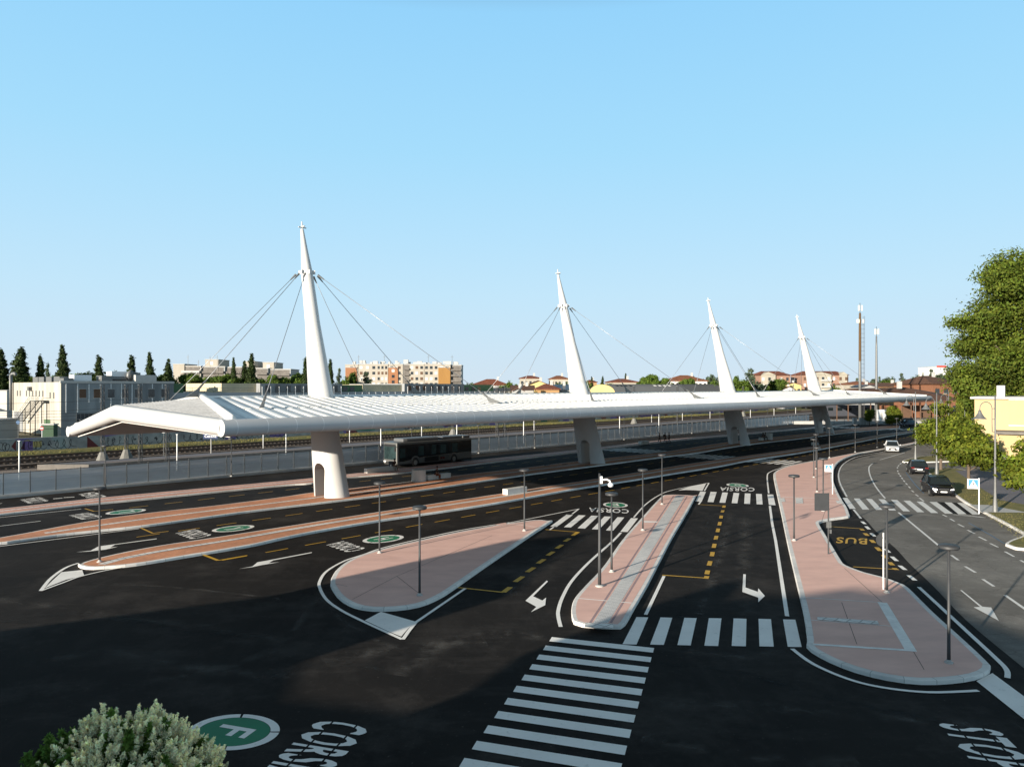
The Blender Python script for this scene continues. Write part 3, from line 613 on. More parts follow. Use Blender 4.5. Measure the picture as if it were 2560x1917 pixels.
for (fx,rx,bx,nm) in ((S0-.6,S0+.05,S0+.35,'n'),(S1+.6,S1-.05,S1-.35,'f')):
    e=MB(); c0=Vector((fx,39.42,zc)); c1=Vector((rx,VR,7.66)); c2=Vector((bx,67.45,5.92))
    path=[c0,c0.lerp(c1,.33),c0.lerp(c1,.66),c0.lerp(c1,.96),c1+Vector((0,0,.0)),c1.lerp(c2,.06),c1.lerp(c2,.5),c2]
    e.tube(path,[.46,.50,.54,.575,.58,.57,.50,.40],28,caps=True)
    e.lathe([(.001,-.40),(.2,-.36),(.34,-.24),(.41,-.06),(.42,.05),(.37,.2),(.24,.35),(.001,.41)],tuple(c2),20)
    if 0: e.lathe([(.001,-.48),(.3,-.38),(.45,-.2),(.5,0),(.45,.2),(.3,.38),(.001,.48)],tuple(c0),20)
    e.build('end_tube',M['tubew'],can,autos=50)
    l=MB(); sg=1 if nm=='n' else -1
    l.tube([c0+Vector((sg*.35,.3,-.52)),c1+Vector((sg*.35,0,-.66)),c2+Vector((sg*.35,-.4,-.44))],.045,6); l.build('edge_trim',M['roofw'],can)
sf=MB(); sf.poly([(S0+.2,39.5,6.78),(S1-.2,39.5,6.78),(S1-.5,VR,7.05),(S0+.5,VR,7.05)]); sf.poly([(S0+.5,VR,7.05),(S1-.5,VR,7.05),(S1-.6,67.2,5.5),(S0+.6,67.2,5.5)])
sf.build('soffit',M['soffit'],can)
# cables + pylons
PY=[(37.2,54.6),(75.0,54.5),(116.2,54.5),(155.8,54.6)]
prof=[(0,1.85,1.3),(3,1.65,1.2),(5.6,1.5,1.08),(8.7,1.33,.97),(12,1.05,.80),(15.2,.75,.62),(18,.63,.56),(20,.54,.50),(22.0,.33,.32),(23.6,.19,.19),(24.1,.15,.15)]
def pyl_mesh():
    mb=MB(); n=40; vs=[];fs=[]
    zs=[];fine=[]
    for i in range(len(prof)-1):
        a,b=prof[i],prof[i+1]; q=3
        for j in range(q): t=j/q; fine.append(tuple(a[m]+(b[m]-a[m])*t for m in range(3)))
    fine.append(prof[-1])
    for z,av,bs in fine:
        for j in range(n):
            t=2*math.pi*j/n; vs.append((.036*z+bs*math.cos(t), .252*z+av*math.sin(t), z))
    for i in range(len(fine)-1):
        for j in range(n): fs.append((i*n+j,i*n+(j+1)%n,(i+1)*n+(j+1)%n,(i+1)*n+j))
    fs.append(tuple(range(n-1,-1,-1))); k=len(fine)-1; fs.append(tuple(k*n+j for j in range(n)))
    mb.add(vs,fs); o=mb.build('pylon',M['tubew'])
    # arch opening through the foot
    w=.66; top=2.35; pr=[(-w*1.05,-.5),(w*1.05,-.5)]+[(w*math.cos(t),top+w*math.sin(t)) for t in [math.pi*i/12 for i in range(13)]]
    c=MB(); m=len(pr); vv=[]
    for x in (-3,3):
        for a,b in pr: vv.append((x,a+.13*b+.05,b))
    ff=[tuple(range(m-1,-1,-1)),tuple(range(m,2*m))]+[(i,(i+1)%m,(i+1)%m+m,i+m) for i in range(m)]
    c.add(vv,ff); cut=c.build('cut',M['tubew'])
    bo=o.modifiers.new('b','BOOLEAN'); bo.object=cut; bo.operation='DIFFERENCE'; bo.solver='EXACT'
    bpy.context.view_layer.update()
    me=bpy.data.meshes.new_from_object(o.evaluated_get(bpy.context.evaluated_depsgraph_get()))
    bpy.data.objects.remove(cut); bpy.data.objects.remove(o)
    me.polygons.foreach_set('use_smooth',[True]*len(me.polygons)); me.set_sharp_from_angle(angle=R(40)); me.name='pylon'
    return me
pme=pyl_mesh()
fin=MB(); zt=24.0; fx,fy=.036*zt,.252*zt
fin.box((fx,fy,zt+.28),(.8,.10,.09)); fin.box((fx,fy,zt+.36),(.10,.8,.09)); fin.tube([(fx,fy,zt),(fx+.01,fy+.1,zt+.85)],[.12,.05],8)
fme=fin.build('t',M['tubew']).data; bpy.data.objects.remove(bpy.data.objects['t'])
col=MB()
for a in range(6):
    t=a*math.pi/3+.3; x,y=.72+math.cos(t)*.62,5.04+math.sin(t)*.62; col.box((x,y,20.0),(.26,.06,.36),t); 
cme=col.build('t',M['tubew']).data; bpy.data.objects.remove(bpy.data.objects['t'])
def inst(me,name,parent,loc=(0,0,0)):
    o=bpy.data.objects.new(name,me); COL.objects.link(o); o.parent=parent; o.location=loc; return o
for (ps,pv) in PY:
    py_=inst(pme,'pylon',can,(ps,pv,0)); inst(fme,'finial',py_); inst(cme,'cable_bracket',py_)
    for ds in (-11.2,11.8):
        for dv in (-8.2,2.3,9.4):
            vv=pv+dv; z=zr(vv)+.1
            foot=Vector((ps+ds,vv,z)); c=Vector((ps+.72,pv+5.02,19.9)); d=(foot-c); hd=Vector((d.x,d.y,0)).normalized()
            top=c+hd*1.0+Vector((0,0,-.15))
            mb=MB(); mb.tube([top,foot+(top-foot).normalized()*1.0],.026,6); cb=mb.build('cable',M['cable'],can,smooth=True)
            dd=(top-foot).normalized()
            mb=MB(); mb.tube([foot+dd*.9,foot+dd*1.9],[.10,.06],8); mb.tube([top,top-dd*.7],[.10,.05],8)
            q=hd*.55; pdn=Vector((-hd.y,hd.x,0))*.05
            mb.add([foot+q-pdn,foot-q-pdn,foot+dd*1.1-pdn,foot+q+pdn,foot-q+pdn,foot+dd*1.1+pdn],[(0,1,2),(5,4,3),(0,3,4,1),(1,4,5,2),(2,5,3,0)])
            mb.build('anchor_lug',M['steel'],cb)
# ================================================================== FENCE between yard and railway
fe=thing('mesh_fence','long grey see-through mesh fence on a pale kerb along the railway','fence',(0,0,0),AX)
def fmat():
    m=bpy.data.materials.new('fence_mesh'); m.use_nodes=True; nt=m.node_tree; b=nt.nodes['Principled BSDF']
    b.inputs['Base Color'].default_value=(.4,.44,.46,1); b.inputs['Roughness'].default_value=.5; b.inputs['Metallic'].default_value=.2
    t=nd(nt,'ShaderNodeBsdfTransparent',inp={0:(.85,.88,.9,1)}); x=nd(nt,'ShaderNodeMixShader',inp={0:.2})
    tc=nd(nt,'ShaderNodeTexCoord'); mp=nd(nt,'ShaderNodeMapping'); mp.inputs['Scale'].default_value=(.15,1,6); nt.links.new(tc.outputs['Object'],mp.inputs[0])
    n=nd(nt,'ShaderNodeTexNoise',inp={'Scale':1,'Detail':5}); nt.links.new(mp.outputs[0],n.inputs['Vector'])
    c=nd(nt,'ShaderNodeValToRGB'); c.color_ramp.elements[0].position=.3;c.color_ramp.elements[1].position=.75; c.color_ramp.elements[0].color=(.62,.66,.68,1); c.color_ramp.elements[1].color=(.80,.83,.85,1)
    nt.links.new(n.outputs['Fac'],c.inputs[0]); nt.links.new(c.outputs[0],b.inputs['Base Color'])
    nt.links.new(b.outputs[0],x.inputs[1]); nt.links.new(t.outputs[0],x.inputs[2]); nt.links.new(x.outputs[0],nt.nodes['Material Output'].inputs[0]); return m
M['fmesh']=fmat(); VFN=75.0; s0f=8.0; nf=97
kb=MB(); kb.box((s0f+nf,VFN,.11),(2*nf+1,.42,.24)); kb.box((s0f+nf,VFN,.26),(2*nf+1,.30,.09)); kb.build('base_kerb',M['conc'],fe,bevel=.02)
pm=MB(); pm.box((0,0,1.2),(.06,.09,1.95)); pmo=pm.build('post',M['steel'],fe); pmo.location=(s0f,VFN,.05)
pn=MB(); pn.add([(.04,0,.32),(1.96,0,.32),(1.96,0,2.1),(.04,0,2.1)],[(0,1,2,3)]); pno=pn.build('panel',M['fmesh'],fe); pno.location=(s0f,VFN,0)
for i in range(1,nf):
    inst(pmo.data,'post',fe,(s0f+2*i,VFN,.05)); inst(pno.data,'panel',fe,(s0f+2*i,VFN,0))
rl=MB(); rl.box((s0f+nf,VFN,2.12),(2*nf,.05,.05)); rl.build('top_rail',M['steel'],fe)
# ================================================================== LAMPS
def disc_lamp(loc,label,h=4.0,first=[None],group='disc headed lamp posts of the bus station',scl=None):
    if first[0] is None:
        t=thing('disc_lamp',label,'street lamp',loc,0,group)
        a=MB(); a.lathe([(.06,0),(.055,.5),(.042,3.85)],(0,0,0),12); a.build('pole',M['lamp'],t,smooth=True)
        b=MB(); b.lathe([(.14,0),(.14,.04),(.08,.06),(.075,.12)],(0,0,0),16); b.build('base_flange',M['conc'],t,smooth=False)
        c=MB(); c.lathe([(.05,3.80),(.10,3.86),(.30,3.875),(.33,3.91),(.325,3.98),(.28,4.01),(.001,4.03)],(0,0,0),28); hd=c.build('lamp_head',M['lamp'],t,autos=35)
        d=MB(); d.lathe([(.25,3.868),(.25,3.872)],(0,0,0),20); d.build('diffuser',M['conc'],hd)
        first[0]=t; return t
    return dup(first[0],loc,label=label,group=group,sc=scl)
PL=[((249,1404.5),'disc lamp post at the nose of the front platform'),((949,1381.6),'disc lamp post on the far edge of the teardrop island'),((1049,1488),'disc lamp post on the near shaded edge of the teardrop island'),
 ((1311,1326.5),'disc lamp post at the pointed end of the teardrop island'),((2372,1656.6),'biggest disc lamp post on the near tip of the right island'),((1529,1429),'disc lamp post beside the camera pole on the long island'),
 ((1607,1325.5),'disc lamp post halfway along the long island'),((1655,1260.6),'disc lamp post at the far end of the long island'),((1985,1351),'disc lamp post on the left side of the right island'),
 ((2217,1481),'disc lamp post beside the round sign on the right island'),((2034.5,1193.3),'disc lamp post leftmost of the cluster on the right island'),((2040,1172),'disc lamp post farthest of the cluster on the right island'),
 ((2042.6,1229.3),'disc lamp post in the middle of the cluster on the right island'),((2058,1277.5),'disc lamp post right behind the dark rectangular sign'),
 ((2073.6,1144),'disc lamp post where the right island narrows to the footway'),((2138,1130),'disc lamp post on the footway left of the white car'),((2193,1118.5),'disc lamp post on the footway just beyond the white car'),((2241.7,1102.5),'disc lamp post farthest along the footway')]
for (x,y_),lb in PL: disc_lamp(tuple(G(x,y_,KH)),lb)
fl=['leftmost of the lamp posts along the fence','second lamp post from the left along the fence','lamp post along the fence behind the nearest pylon','lamp post along the fence behind the bus',
 'lamp post along the fence just right of the bus','lamp post along the fence left of the second pylon','lamp post along the fence right behind the second pylon','lamp post along the fence left of the walking people','lamp post along the fence beside the walking people',
 'lamp post along the fence right of the walking people','lamp post along the fence left of the third pylon','lamp post along the fence behind the third pylon','lamp post along the fence between third and fourth pylon','lamp post along the fence left of the fourth pylon','last lamp post along the fence']
for i,lb in enumerate(fl):
    s=26.0+12.35*i; disc_lamp(tuple(S(s,VFN-.35,.1)),lb,group='lamp posts along the fence')
# camera pole
cp=thing('camera_pole','tall slim pole with white security camera on the long island','camera pole',tuple(G(1499,1465,KH)))
a=MB(); a.lathe([(.085,0),(.075,1),(.05,5.3)],(0,0,0),12); a.build('pole',M['lamp'],cp,smooth=True)
a=MB(); a.lathe([(.2,0),(.2,.05),(.1,.08)],(0,0,0),16); a.build('base_flange',M['conc'],cp)
a=MB(); a.box((.07,0,5.0),(.12,.16,.34)); a.tube([(.1,0,5.0),(.35,0,5.02),(.48,0,4.95),(.5,0,4.86)],.045,8); a.build('camera_arm',M['wht'],cp)
a=MB(); a.lathe([(.06,4.86),(.12,4.83),(.14,4.75),(.10,4.68),(.03,4.65)],(.52,0,0),16); a.build('camera_dome',M['wht'],cp,smooth=True)
# bell lamps
def bell(loc,h,rz,label,first=[None]):
    if first[0]: return dup(first[0],loc,rz,label)
    t=thing('bell_lamp',label,'street lamp',loc,rz,'tall arched street lamps with bell shades')
    a=MB(); a.lathe([(.22,0),(.20,.15),(.10,1.4),(.085,2.2),(.075,4),(.062,6),(.05,8.9)],(0,0,0),14); a.build('pole',M['steel'],t,smooth=True)
    a=MB(); pts=[(-.02,0,6.1),(.22,0,6.15),(.24,0,6.9),(.24,0,7.6)]+[(.24+.46-.46*math.cos(q),0,7.9+.5*math.sin(q)) for q in [math.pi*i/10 for i in range(11)]]+[(1.16,0,7.7)]
    a.tube(pts,.03,8); a.tube([(0,0,7.1),(.26,0,7.1)],.03,6); a.tube([(0,0,7.9),(.26,0,7.9)],.03,6); a.build('arm',M['steel'],t,smooth=True)
    a=MB(); a.lathe([(.05,.38),(.09,.36),(.12,.2),(.17,.1),(.30,-.12),(.44,-.25),(.46,-.28),(.43,-.28),(.1,-.1)],(1.16,0,7.4),20); a.build('lamp_shade',M['steel'],t,smooth=True)
    first[0]=t; return t
bell(tuple(G(2488,1283.8)),9,math.pi,'tall bell-shaded street lamp nearest, beside the yellow building')
bell(tuple(G(2341.7,1188)),9,math.pi,'tall bell-shaded street lamp behind the upper parked black car')
bell(tuple(G(2288.7,1150.4)),9,math.pi,'tall bell-shaded street lamp leftmost, at the canopy tip')
bell(tuple(D(2371.6,112,z=0)),9,math.pi,'tall bell-shaded street lamp in front of the brown roofed shed')
bell(tuple(D(2412,150,z=0)),9,0,'distant bell-shaded street lamp under the big tree')
# ================================================================== SIGNS
t=thing('dark_sign','dark rectangular sign panel seen from behind on a thin pole','sign',tuple(G(2071,1384.6,KH)))
a=MB(); a.tube([(0,0,0),(0,0,3.42)],.045,8); a.build('pole',M['dsteel'],t)
a=MB(); a.box((-.39,-.03,2.93),(.80,.04,.98)); a.build('sign_panel',M['dsteel'],t,bevel=.01)
a=MB(); a.box((0,-.05,1.65),(.24,.12,.34)); a.box((.1,-.05,1.28),(.08,.1,.22)); a.box((-.03,-.06,1.64),(.05,.14,.2)); a.build('control_box',M['steel'],t)
t=thing('round_sign','round road sign seen from behind on a white pole','sign',tuple(G(2208.5,1473,KH)))
a=MB(); a.tube([(0,0,0),(0,0,2.62)],.032,8); a.build('pole',M['wht'],t)
a=MB(); a.tube([(0,.05,2.28),(0,.075,2.28)],.31,28); a.build('sign_panel',M['dsteel'],t)
a=MB(); a.box((.13,.0,2.22),(.1,.06,.12)); a.box((0,.0,2.4),(.1,.06,.04)); a.build('clamp',M['steel'],t)
def ped(loc,rz,label,h=2.75,w=.66,side=-1):
    t=thing('crossing_sign',label,'sign',loc,rz)
    a=MB(); a.tube([(0,0,0),(0,0,h)],.04,8); a.build('pole',M['wht'],t)
    cx=side*(w/2+.03); cz=h-.06-w/2
    a=MB(); a.box((cx,0,cz),(w,.12,w)); bd=a.build('sign_box',M['wht'],t,bevel=.01)
    a=MB(); q=w*.43; a.poly([(cx-q,-.063,cz-q),(cx+q,-.063,cz-q),(cx+q,-.063,cz+q),(cx-q,-.063,cz+q)]); a.build('blue_face',mat('sign_blue',(.08,.27,.50),.5,var=.03),bd)
    a=MB(); a.poly([(cx-q*.92,-.066,cz-q*.82),(cx+q*.92,-.066,cz-q*.82),(cx,-.066,cz+q*.85)]); a.build('white_triangle',M['wht'],bd)
    a=MB()
    for zz,ww,hh in ((.13,.06,.06),(.02,.09,.12),(-.10,.05,.08)): a.box((cx+.01*zz,-.069,cz+zz*w-.02),(ww*w,.004,hh*w*1.4))
    for kx in (-.22,-.10,.04,.16): a.box((cx+kx*w,-.069,cz-.25*w),(.07*w,.004,.05*w))
    a.build('walking_figure',M['black'],bd); return t
ped(tuple(G(2081.5,1234.5,KH)),R(-12),'blue pedestrian crossing sign on the right island',2.62,.62)
ped(tuple(G(2447.5,1284,.1)),R(-14),'blue pedestrian crossing sign beside the parked black car',2.65,.74)
ped(tuple(D(2430,170,z=0)),R(-14),'small distant blue pedestrian sign left of the yellow building',2.9,.8)
# ================================================================== BENCHES, DRUMS, BIN
def bench(loc,rz,label,L=2.6,w=.6,h=.5):
    t=thing('concrete_bench',label,'bench',loc,rz,'white block benches on the platforms')
    a=MB(); a.box((L/2,0,h/2+.0),(L,w,h)); o=a.build('seat_block',M['pc'],t,bevel=.03)
    a=MB(); a.box((L/2,0,.0),(L-.1,w-.1,.06)); a.build('plinth',M['dconc'],t); return t
M['pc']=mat('precast_concrete',(.60,.58,.54),.8,var=.06,scale=2)
bench(tuple(S(47.6,43.9,KH)),AX,'white block bench on the sunlit front platform')
bench(tuple(S(49.4,66.2,KH)),AX,'white block bench with seated man beside the bus',4.1,.6,.5)
bench(tuple(S(49.8,56.7,KH)),AX,'white block bench touching the concrete drum',3.1,.6,.5)
bench(tuple(S(104,66.0,KH)),AX,'small pale bench seen past the third pylon',2.4)
bench(tuple(S(126.5,55.5,KH)),AX,'pale bench with two seated people before the fourth pylon',2.2)
bench(tuple(S(121.0,44.3,KH)),AX,'pale bench with seated people on the front platform far along',2.0)
def drum(loc,label):
    t=thing('concrete_drum',label,'drum',loc,0)
    a=MB(); a.lathe([(.70,0),(.70,1.13),(.68,1.16),(.001,1.17)],(0,0,0),40); a.build('drum_body',M['pc'],t,autos=40)
    a=MB(); a.lathe([(.58,1.165),(.58,1.185),(.001,1.19)],(0,0,0),30); a.build('drum_lid',M['conc'],t,autos=40)
drum(tuple(S(48.7,56.6,KH)),'white concrete drum on the middle platform with a seated person beside it'); drum(tuple(S(129.3,55.2,KH)),'distant white concrete drum near the fourth pylon')
t=thing('litter_bin','dark litter bin with a white square label in front of the bus','bin',tuple(G(977,1176,KH)),AX)
a=MB(); a.lathe([(.22,0),(.24,.1),(.24,.9),(.27,.93),(.27,1.02),(.001,1.06)],(0,0,0),16); a.build('bin_body',M['dsteel'],t,autos=35)
a=MB(); a.box((-.15,-.2,.62),(.16,.12,.18),.6); a.build('bin_label',M['wht'],t)
# ================================================================== RAILWAY
M['ballast']=mat('ballast_gravel',(.22,.17,.135),.95,var=.3,scale=14,bump=.5,bscale=12)
M['grass']=mat('dry_grass',(.21,.17,.06),.95,scale=1.3,c2=(.11,.115,.03),bump=.6,bscale=8,detail=9)
M['rust']=mat('rusty_rail',(.07,.04,.025),.7,var=.2,scale=5)
M['sleeper']=mat('dark_sleeper',(.06,.05,.042),.95,var=.2)
M['plat']=mat('platform_asphalt',(.15,.14,.15),.9,var=.12,scale=.4,stretch=(.3,1,1))
M['tanp']=mat('tan_platform_stripe',(.30,.20,.13),.9,var=.2,scale=1)
b=MB(); b.poly([S(-60,75.2,-.06),S(330,75.2,-.06),S(330,118.5,-.06),S(-60,118.5,-.06)]); struct('ballast_bed',b,M['ballast'])
gb=MB(); n=120; vs=[];fs=[]
for i in range(n+1):
    s=-40+360*i/n
    for j,(v,z) in enumerate(((117.6,-.05),(118.6,.18),(120,.32),(122,.38),(123.7,.3))): vs.append(S(s,v+random.uniform(-.35,.35)*(j<3),z+random.uniform(-.12,.15)))
for i in range(n):
    for j in range(4): fs.append((i*5+j,i*5+j+1,i*5+6+j,i*5+5+j))
gb.add(vs,fs); o=gb.build('grass_bank',M['grass'],smooth=True); o['kind']='structure'
# tufts as real blades
def bladefield(name, pts, h, wd, colr, lab=None):
    k=len(pts); P=np.array(pts); a=rng.uniform(0,2*math.pi,k); hh=h*rng.uniform(.5,1.3,k); w=wd*rng.uniform(.6,1.3,k)
    dx=np.cos(a)*w; dy=np.sin(a)*w; V=np.zeros((k,3,3)); V[:,0]=P+np.c_[-dx,-dy,0*dx]; V[:,1]=P+np.c_[dx,dy,0*dx]; V[:,2]=P+np.c_[rng.normal(0,.3,k)*hh,rng.normal(0,.3,k)*hh,hh]
    me=bpy.data.meshes.new(name); me.from_pydata(V.reshape(-1,3).tolist(),[],np.arange(3*k).reshape(k,3).tolist()); me.materials.append(M[colr])
    o=bpy.data.objects.new(name,me); COL.objects.link(o); tag(o,lab,kind='stuff',cat='grass'); return o
pts=[tuple(S(random.uniform(10,230),118.3+5.2*random.random(),.2)) for _ in range(9000)]
bladefield('grass',pts,.26,.07,'grass','dry grass growing along the foot of the graffiti wall')
def track(v,s0,s1,zb=0.0):
    root=bpy.data.objects.new('railway_track',None); COL.objects.link(root); root['kind']='structure'
    for dv in (-.75,.75):
        m=MB(); m.prism([S(s0,v+dv-.05),S(s1,v+dv-.05),S(s1,v+dv+.05),S(s0,v+dv+.05)],zb+.06,zb+.26); m.build('rail',M['rust'],root)
    m=MB(); s=s0
    while s<s1: m.box(S(s,v,zb+.03),(.26,2.5,.14),AX); s+=.75
    m.build('sleepers',M['sleeper'],root)
    m=MB(); m.poly([S(s0,v-1.9,-.03),S(s1,v-1.9,-.03),S(s1,v+1.9,-.03),S(s0,v+1.9,-.03)]); m.build('track_stain',mat('oily_ballast',(.085,.06,.045),.95,var=.3,scale=6),root)
for v in (80.5,86.8,102.5,109.6,115.6): track(v,-30,300)
pf=MB(); pf.prism([S(27,98.6),S(31,94.2),S(60,93.6),S(290,93.4),S(290,98.9),S(60,98.9)],-.05,.55); o=pf.build('railway_platform',[M['dconc']]); tag(o,'low asphalt railway platform between the tracks','platform')
pt=MB(); pt.poly([S(28.3,98.2,.556),S(31.6,94.7,.556),S(60,94.1,.556),S(290,93.9,.556),S(290,98.4,.556),S(60,98.4,.556)]); pt.build('platform_surface',M['plat'],o)
pt=MB(); pt.poly([S(33,95.0,.561),S(60,94.45,.561),S(290,94.25,.561),S(290,94.6,.561),S(60,94.8,.561),S(33,95.4,.561)]); pt.build('safety_strip',M['tanp'],o)
# graffiti wall
def wallmat():
    m=bpy.data.materials.new('graffiti_wall'); m.use_nodes=True; nt=m.node_tree; b=nt.nodes['Principled BSDF']; b.inputs['Roughness'].default_value=.9
    tc=nd(nt,'ShaderNodeTexCoord'); col_=None
    n=nd(nt,'ShaderNodeTexNoise',inp={'Scale':.5,'Detail':8}); nt.links.new(tc.outputs['Object'],n.inputs['Vector'])
    r=nd(nt,'ShaderNodeValToRGB'); r.color_ramp.elements[0].position=.35; r.color_ramp.elements[1].position=.65; r.color_ramp.elements[0].color=(.20,.20,.195,1); r.color_ramp.elements[1].color=(.36,.36,.34,1); nt.links.new(n.outputs['Fac'],r.inputs[0]); col_=r.outputs[0]
    for i,(c,th,sc) in enumerate((((.26,.30,.29),.66,.23),((.16,.05,.05),.70,.31),((.33,.27,.08),.73,.27),((.16,.12,.28),.72,.35),((.04,.04,.05),.67,.8))):
        n=nd(nt,'ShaderNodeTexVoronoi' if i%2 else 'ShaderNodeTexNoise',inp={'Scale':sc}); mp=nd(nt,'ShaderNodeMapping'); mp.inputs['Location'].default_value=(13.7*i,5*i,3*i); nt.links.new(tc.outputs['Object'],mp.inputs[0]); nt.links.new(mp.outputs[0],n.inputs['Vector'])
        q=nd(nt,'ShaderNodeMath',operation='GREATER_THAN',inp={1:th if i%2==0 else .86}); 
        if i%2: 
            sp=nd(nt,'ShaderNodeSeparateXYZ'); nt.links.new(n.outputs['Color'],sp.inputs[0]); nt.links.new(sp.outputs[0],q.inputs[0])
        else: nt.links.new(n.outputs['Fac'],q.inputs[0])
        col_=mix(nt,col_,c,q.outputs[0])
    nt.links.new(col_,b.inputs['Base Color']); return m
gw=thing('graffiti_wall','long grey wall covered in graffiti behind the railway tracks','wall',tuple(S(0,123.9,0)),AX)
m=MB(); m.box((120,.12,1.0),(340,.24,2.3)); m.build('wall_panel',wallmat(),gw)
m=MB(); m.box((120,.12,2.17),(340,.3,.06)); m.build('coping',M['conc'],gw)
def vpx(px_,v):                                  # s coordinate where the sight line of a photo column meets row v
    u=(px_-1280)/F; return v*(.7415+.671*u)/(.671-.7415*u)
random.seed(21)
for (a,b_) in ((0,25),(70,115),(120,190),(265,310),(310,380),(385,440),(455,505),(560,640),(640,720),(1010,1085),(1290,1340),(1340,1420),(1600,1660),(1720,1790)):
    s0,s1=vpx(a,123.9),vpx(b_,123.9); m=MB()
    k=max(3,int((s1-s0)/.9)); pts=[]
    for q in range(k*8):
        f=q/(k*8); ph=q*2*math.pi/8; pts.append(Vector((s0+(s1-s0)*f+.35*math.cos(ph)*random.uniform(.6,1.4),-.012,1.05+.62*math.sin(ph)*random.uniform(.55,1.25))))
    vs=[];fs=[]
    pts=catmull(pts,3)
    for i,p in enumerate(pts):
        t=pts[min(i+1,len(pts)-1)]-pts[max(i-1,0)]; nn=Vector((-t.z,0,t.x)).normalized()*.035; vs+=[p+nn,p-nn]
    fs=[(2*i,2*i+1,2*i+3,2*i+2) for i in range(len(pts)-1)]
    m.add(vs,fs); m.build('spray_lettering',M['black'],gw)
mr=mat('maroon_spray',(.11,.03,.03),.9,var=.2); my=mat('ochre_spray',(.38,.30,.12),.9,var=.2); mt=mat('teal_spray',(.03,.22,.16),.9,var=.2); mv=mat('violet_spray',(.14,.09,.22),.9,var=.3,scale=2)
for col_,sh in ((mr,[(218,1),(218,0),(252,0)]),(mr,[(28,.5),(40,.15),(40,.95)]),(mr,[(52,.3),(62,.9),(62,.2)]),(mt,[(890,.3),(890,.75),(938,.75),(938,.3)]),(my,[(82,.35),(82,.8),(104,.8),(104,.35)]),(my,[(1310,.1),(1310,.9),(1396,.9),(1396,.1)]),(mt,[(1352,.2),(1352,.7),(1368,.7),(1368,.2)]),(mv,[(56,.1),(56,.85),(82,.85),(82,.1)]),(mv,[(1600,.1),(1600,.9),(1650,.9),(1650,.1)]),(mr,[(1110,.3),(1130,.9),(1135,.3)])):
    m=MB(); m.poly([(vpx(a,123.9),-.008,.1+1.95*b_) for a,b_ in sh]); m.build('spray_patch',col_,gw)
# catenary masts
M['pc2']=mat('weathered_concrete',(.17,.165,.15),.9,var=.25,scale=3)
M['msteel']=mat('mast_steel',(.10,.10,.10),.6,metal=.2,var=.15)
def mast(loc,label,h=9.8,foot=True,first={}):
    key=foot
    if key in first: return dup(first[key],loc,label=label)
    t=thing('catenary_mast',label,'catenary mast',loc,AX,'lattice masts carrying the railway wires')
    for sx in (-.17,.17):
        for sy in (-.17,.17):
            m=MB(); m.box((sx*1.0,sy,h/2),(.05,.05,h)); m.build('leg',M['msteel'],t)
    m=MB(); z=.6; f=1
    while z<h-.5:
        for sy in (-.17,.17): m.tube([(-.17*f,sy,z),(.17*f,sy,z+.5)],.02,4); m.tube([(sy,-.17*f,z),(sy,.17*f,z+.5)],.02,4)
        z+=.5; f=-f
    m.build('lattice_bracing',M['msteel'],t)
    m=MB(); m.box((0,0,h),(.44,.44,.05)); m.build('cap_plate',M['steel'],t)
    if foot: m=MB(); m.lathe([(.85,-.5),(.85,.35),(.38,1.5),(.30,1.55)],(0,0,0),8); m.build('concrete_foot',M['pc2'],t)
    first[key]=t; return t
# (column, foot row, has foot, arm?)
for (x,y_,ft_,lb) in ((256.5,1161,True,'lattice mast leftmost, with a concrete foot'),(316,1153,True,'lattice mast second from the left, with a concrete foot'),(350.7,1162,False,'third lattice mast from the left, no foot'),(418,1156,False,'fourth lattice mast from the left, right of the white plate'),
     (1132.8,1092.5,True,'lattice mast on a wide concrete foot above the bus'),(1243,1096,False,'left one of the twin lattice masts right of the bus'),(1262,1095,False,'right one of the twin lattice masts right of the bus'),
     (1585,1061,True,'lattice mast seen under the canopy left of the people'),(1693,1061,False,'slim lattice mast above the walking people'),(1858,1041,True,'lattice mast behind the third pylon')):
    p=G(x,y_+ (4 if not ft_ else 0)); mast((p.x,p.y,.0),lb,foot=ft_)
t=thing('wire_bracket','steel cantilever arm holding the railway wires above the canopy ridge','bracket',tuple(G(256.5,1161)),AX)
m=MB(); m.tube([(0,0,5.2),(-2.6,0,5.6)],.06,6); m.tube([(0,0,6.9),(-1.9,0,5.5)],.025,5); m.tube([(0,0,6.9),(1.6,0,5.6)],.025,5); m.tube([(-2.5,0,5.6),(-2.5,0,5.1)],.05,6); m.build('cantilever_arm',M['steel'],t)
for v,z in ((86.8,6.1),(86.8,5.2),(102.5,6.2),(102.5,5.25),(109.6,6.3),(115.6,5.3),(112,7.4)):
    m=MB(); pts=[S(-20+6*i,v,z+.35*((i%5-2.5)/2.5)**2) for i in range(45)]; m.tube(pts,.018,4); tag(m.build('overhead_wire',M['dsteel']),'thin dark overhead railway wire above the tracks','wire',group='overhead wires of the railway')
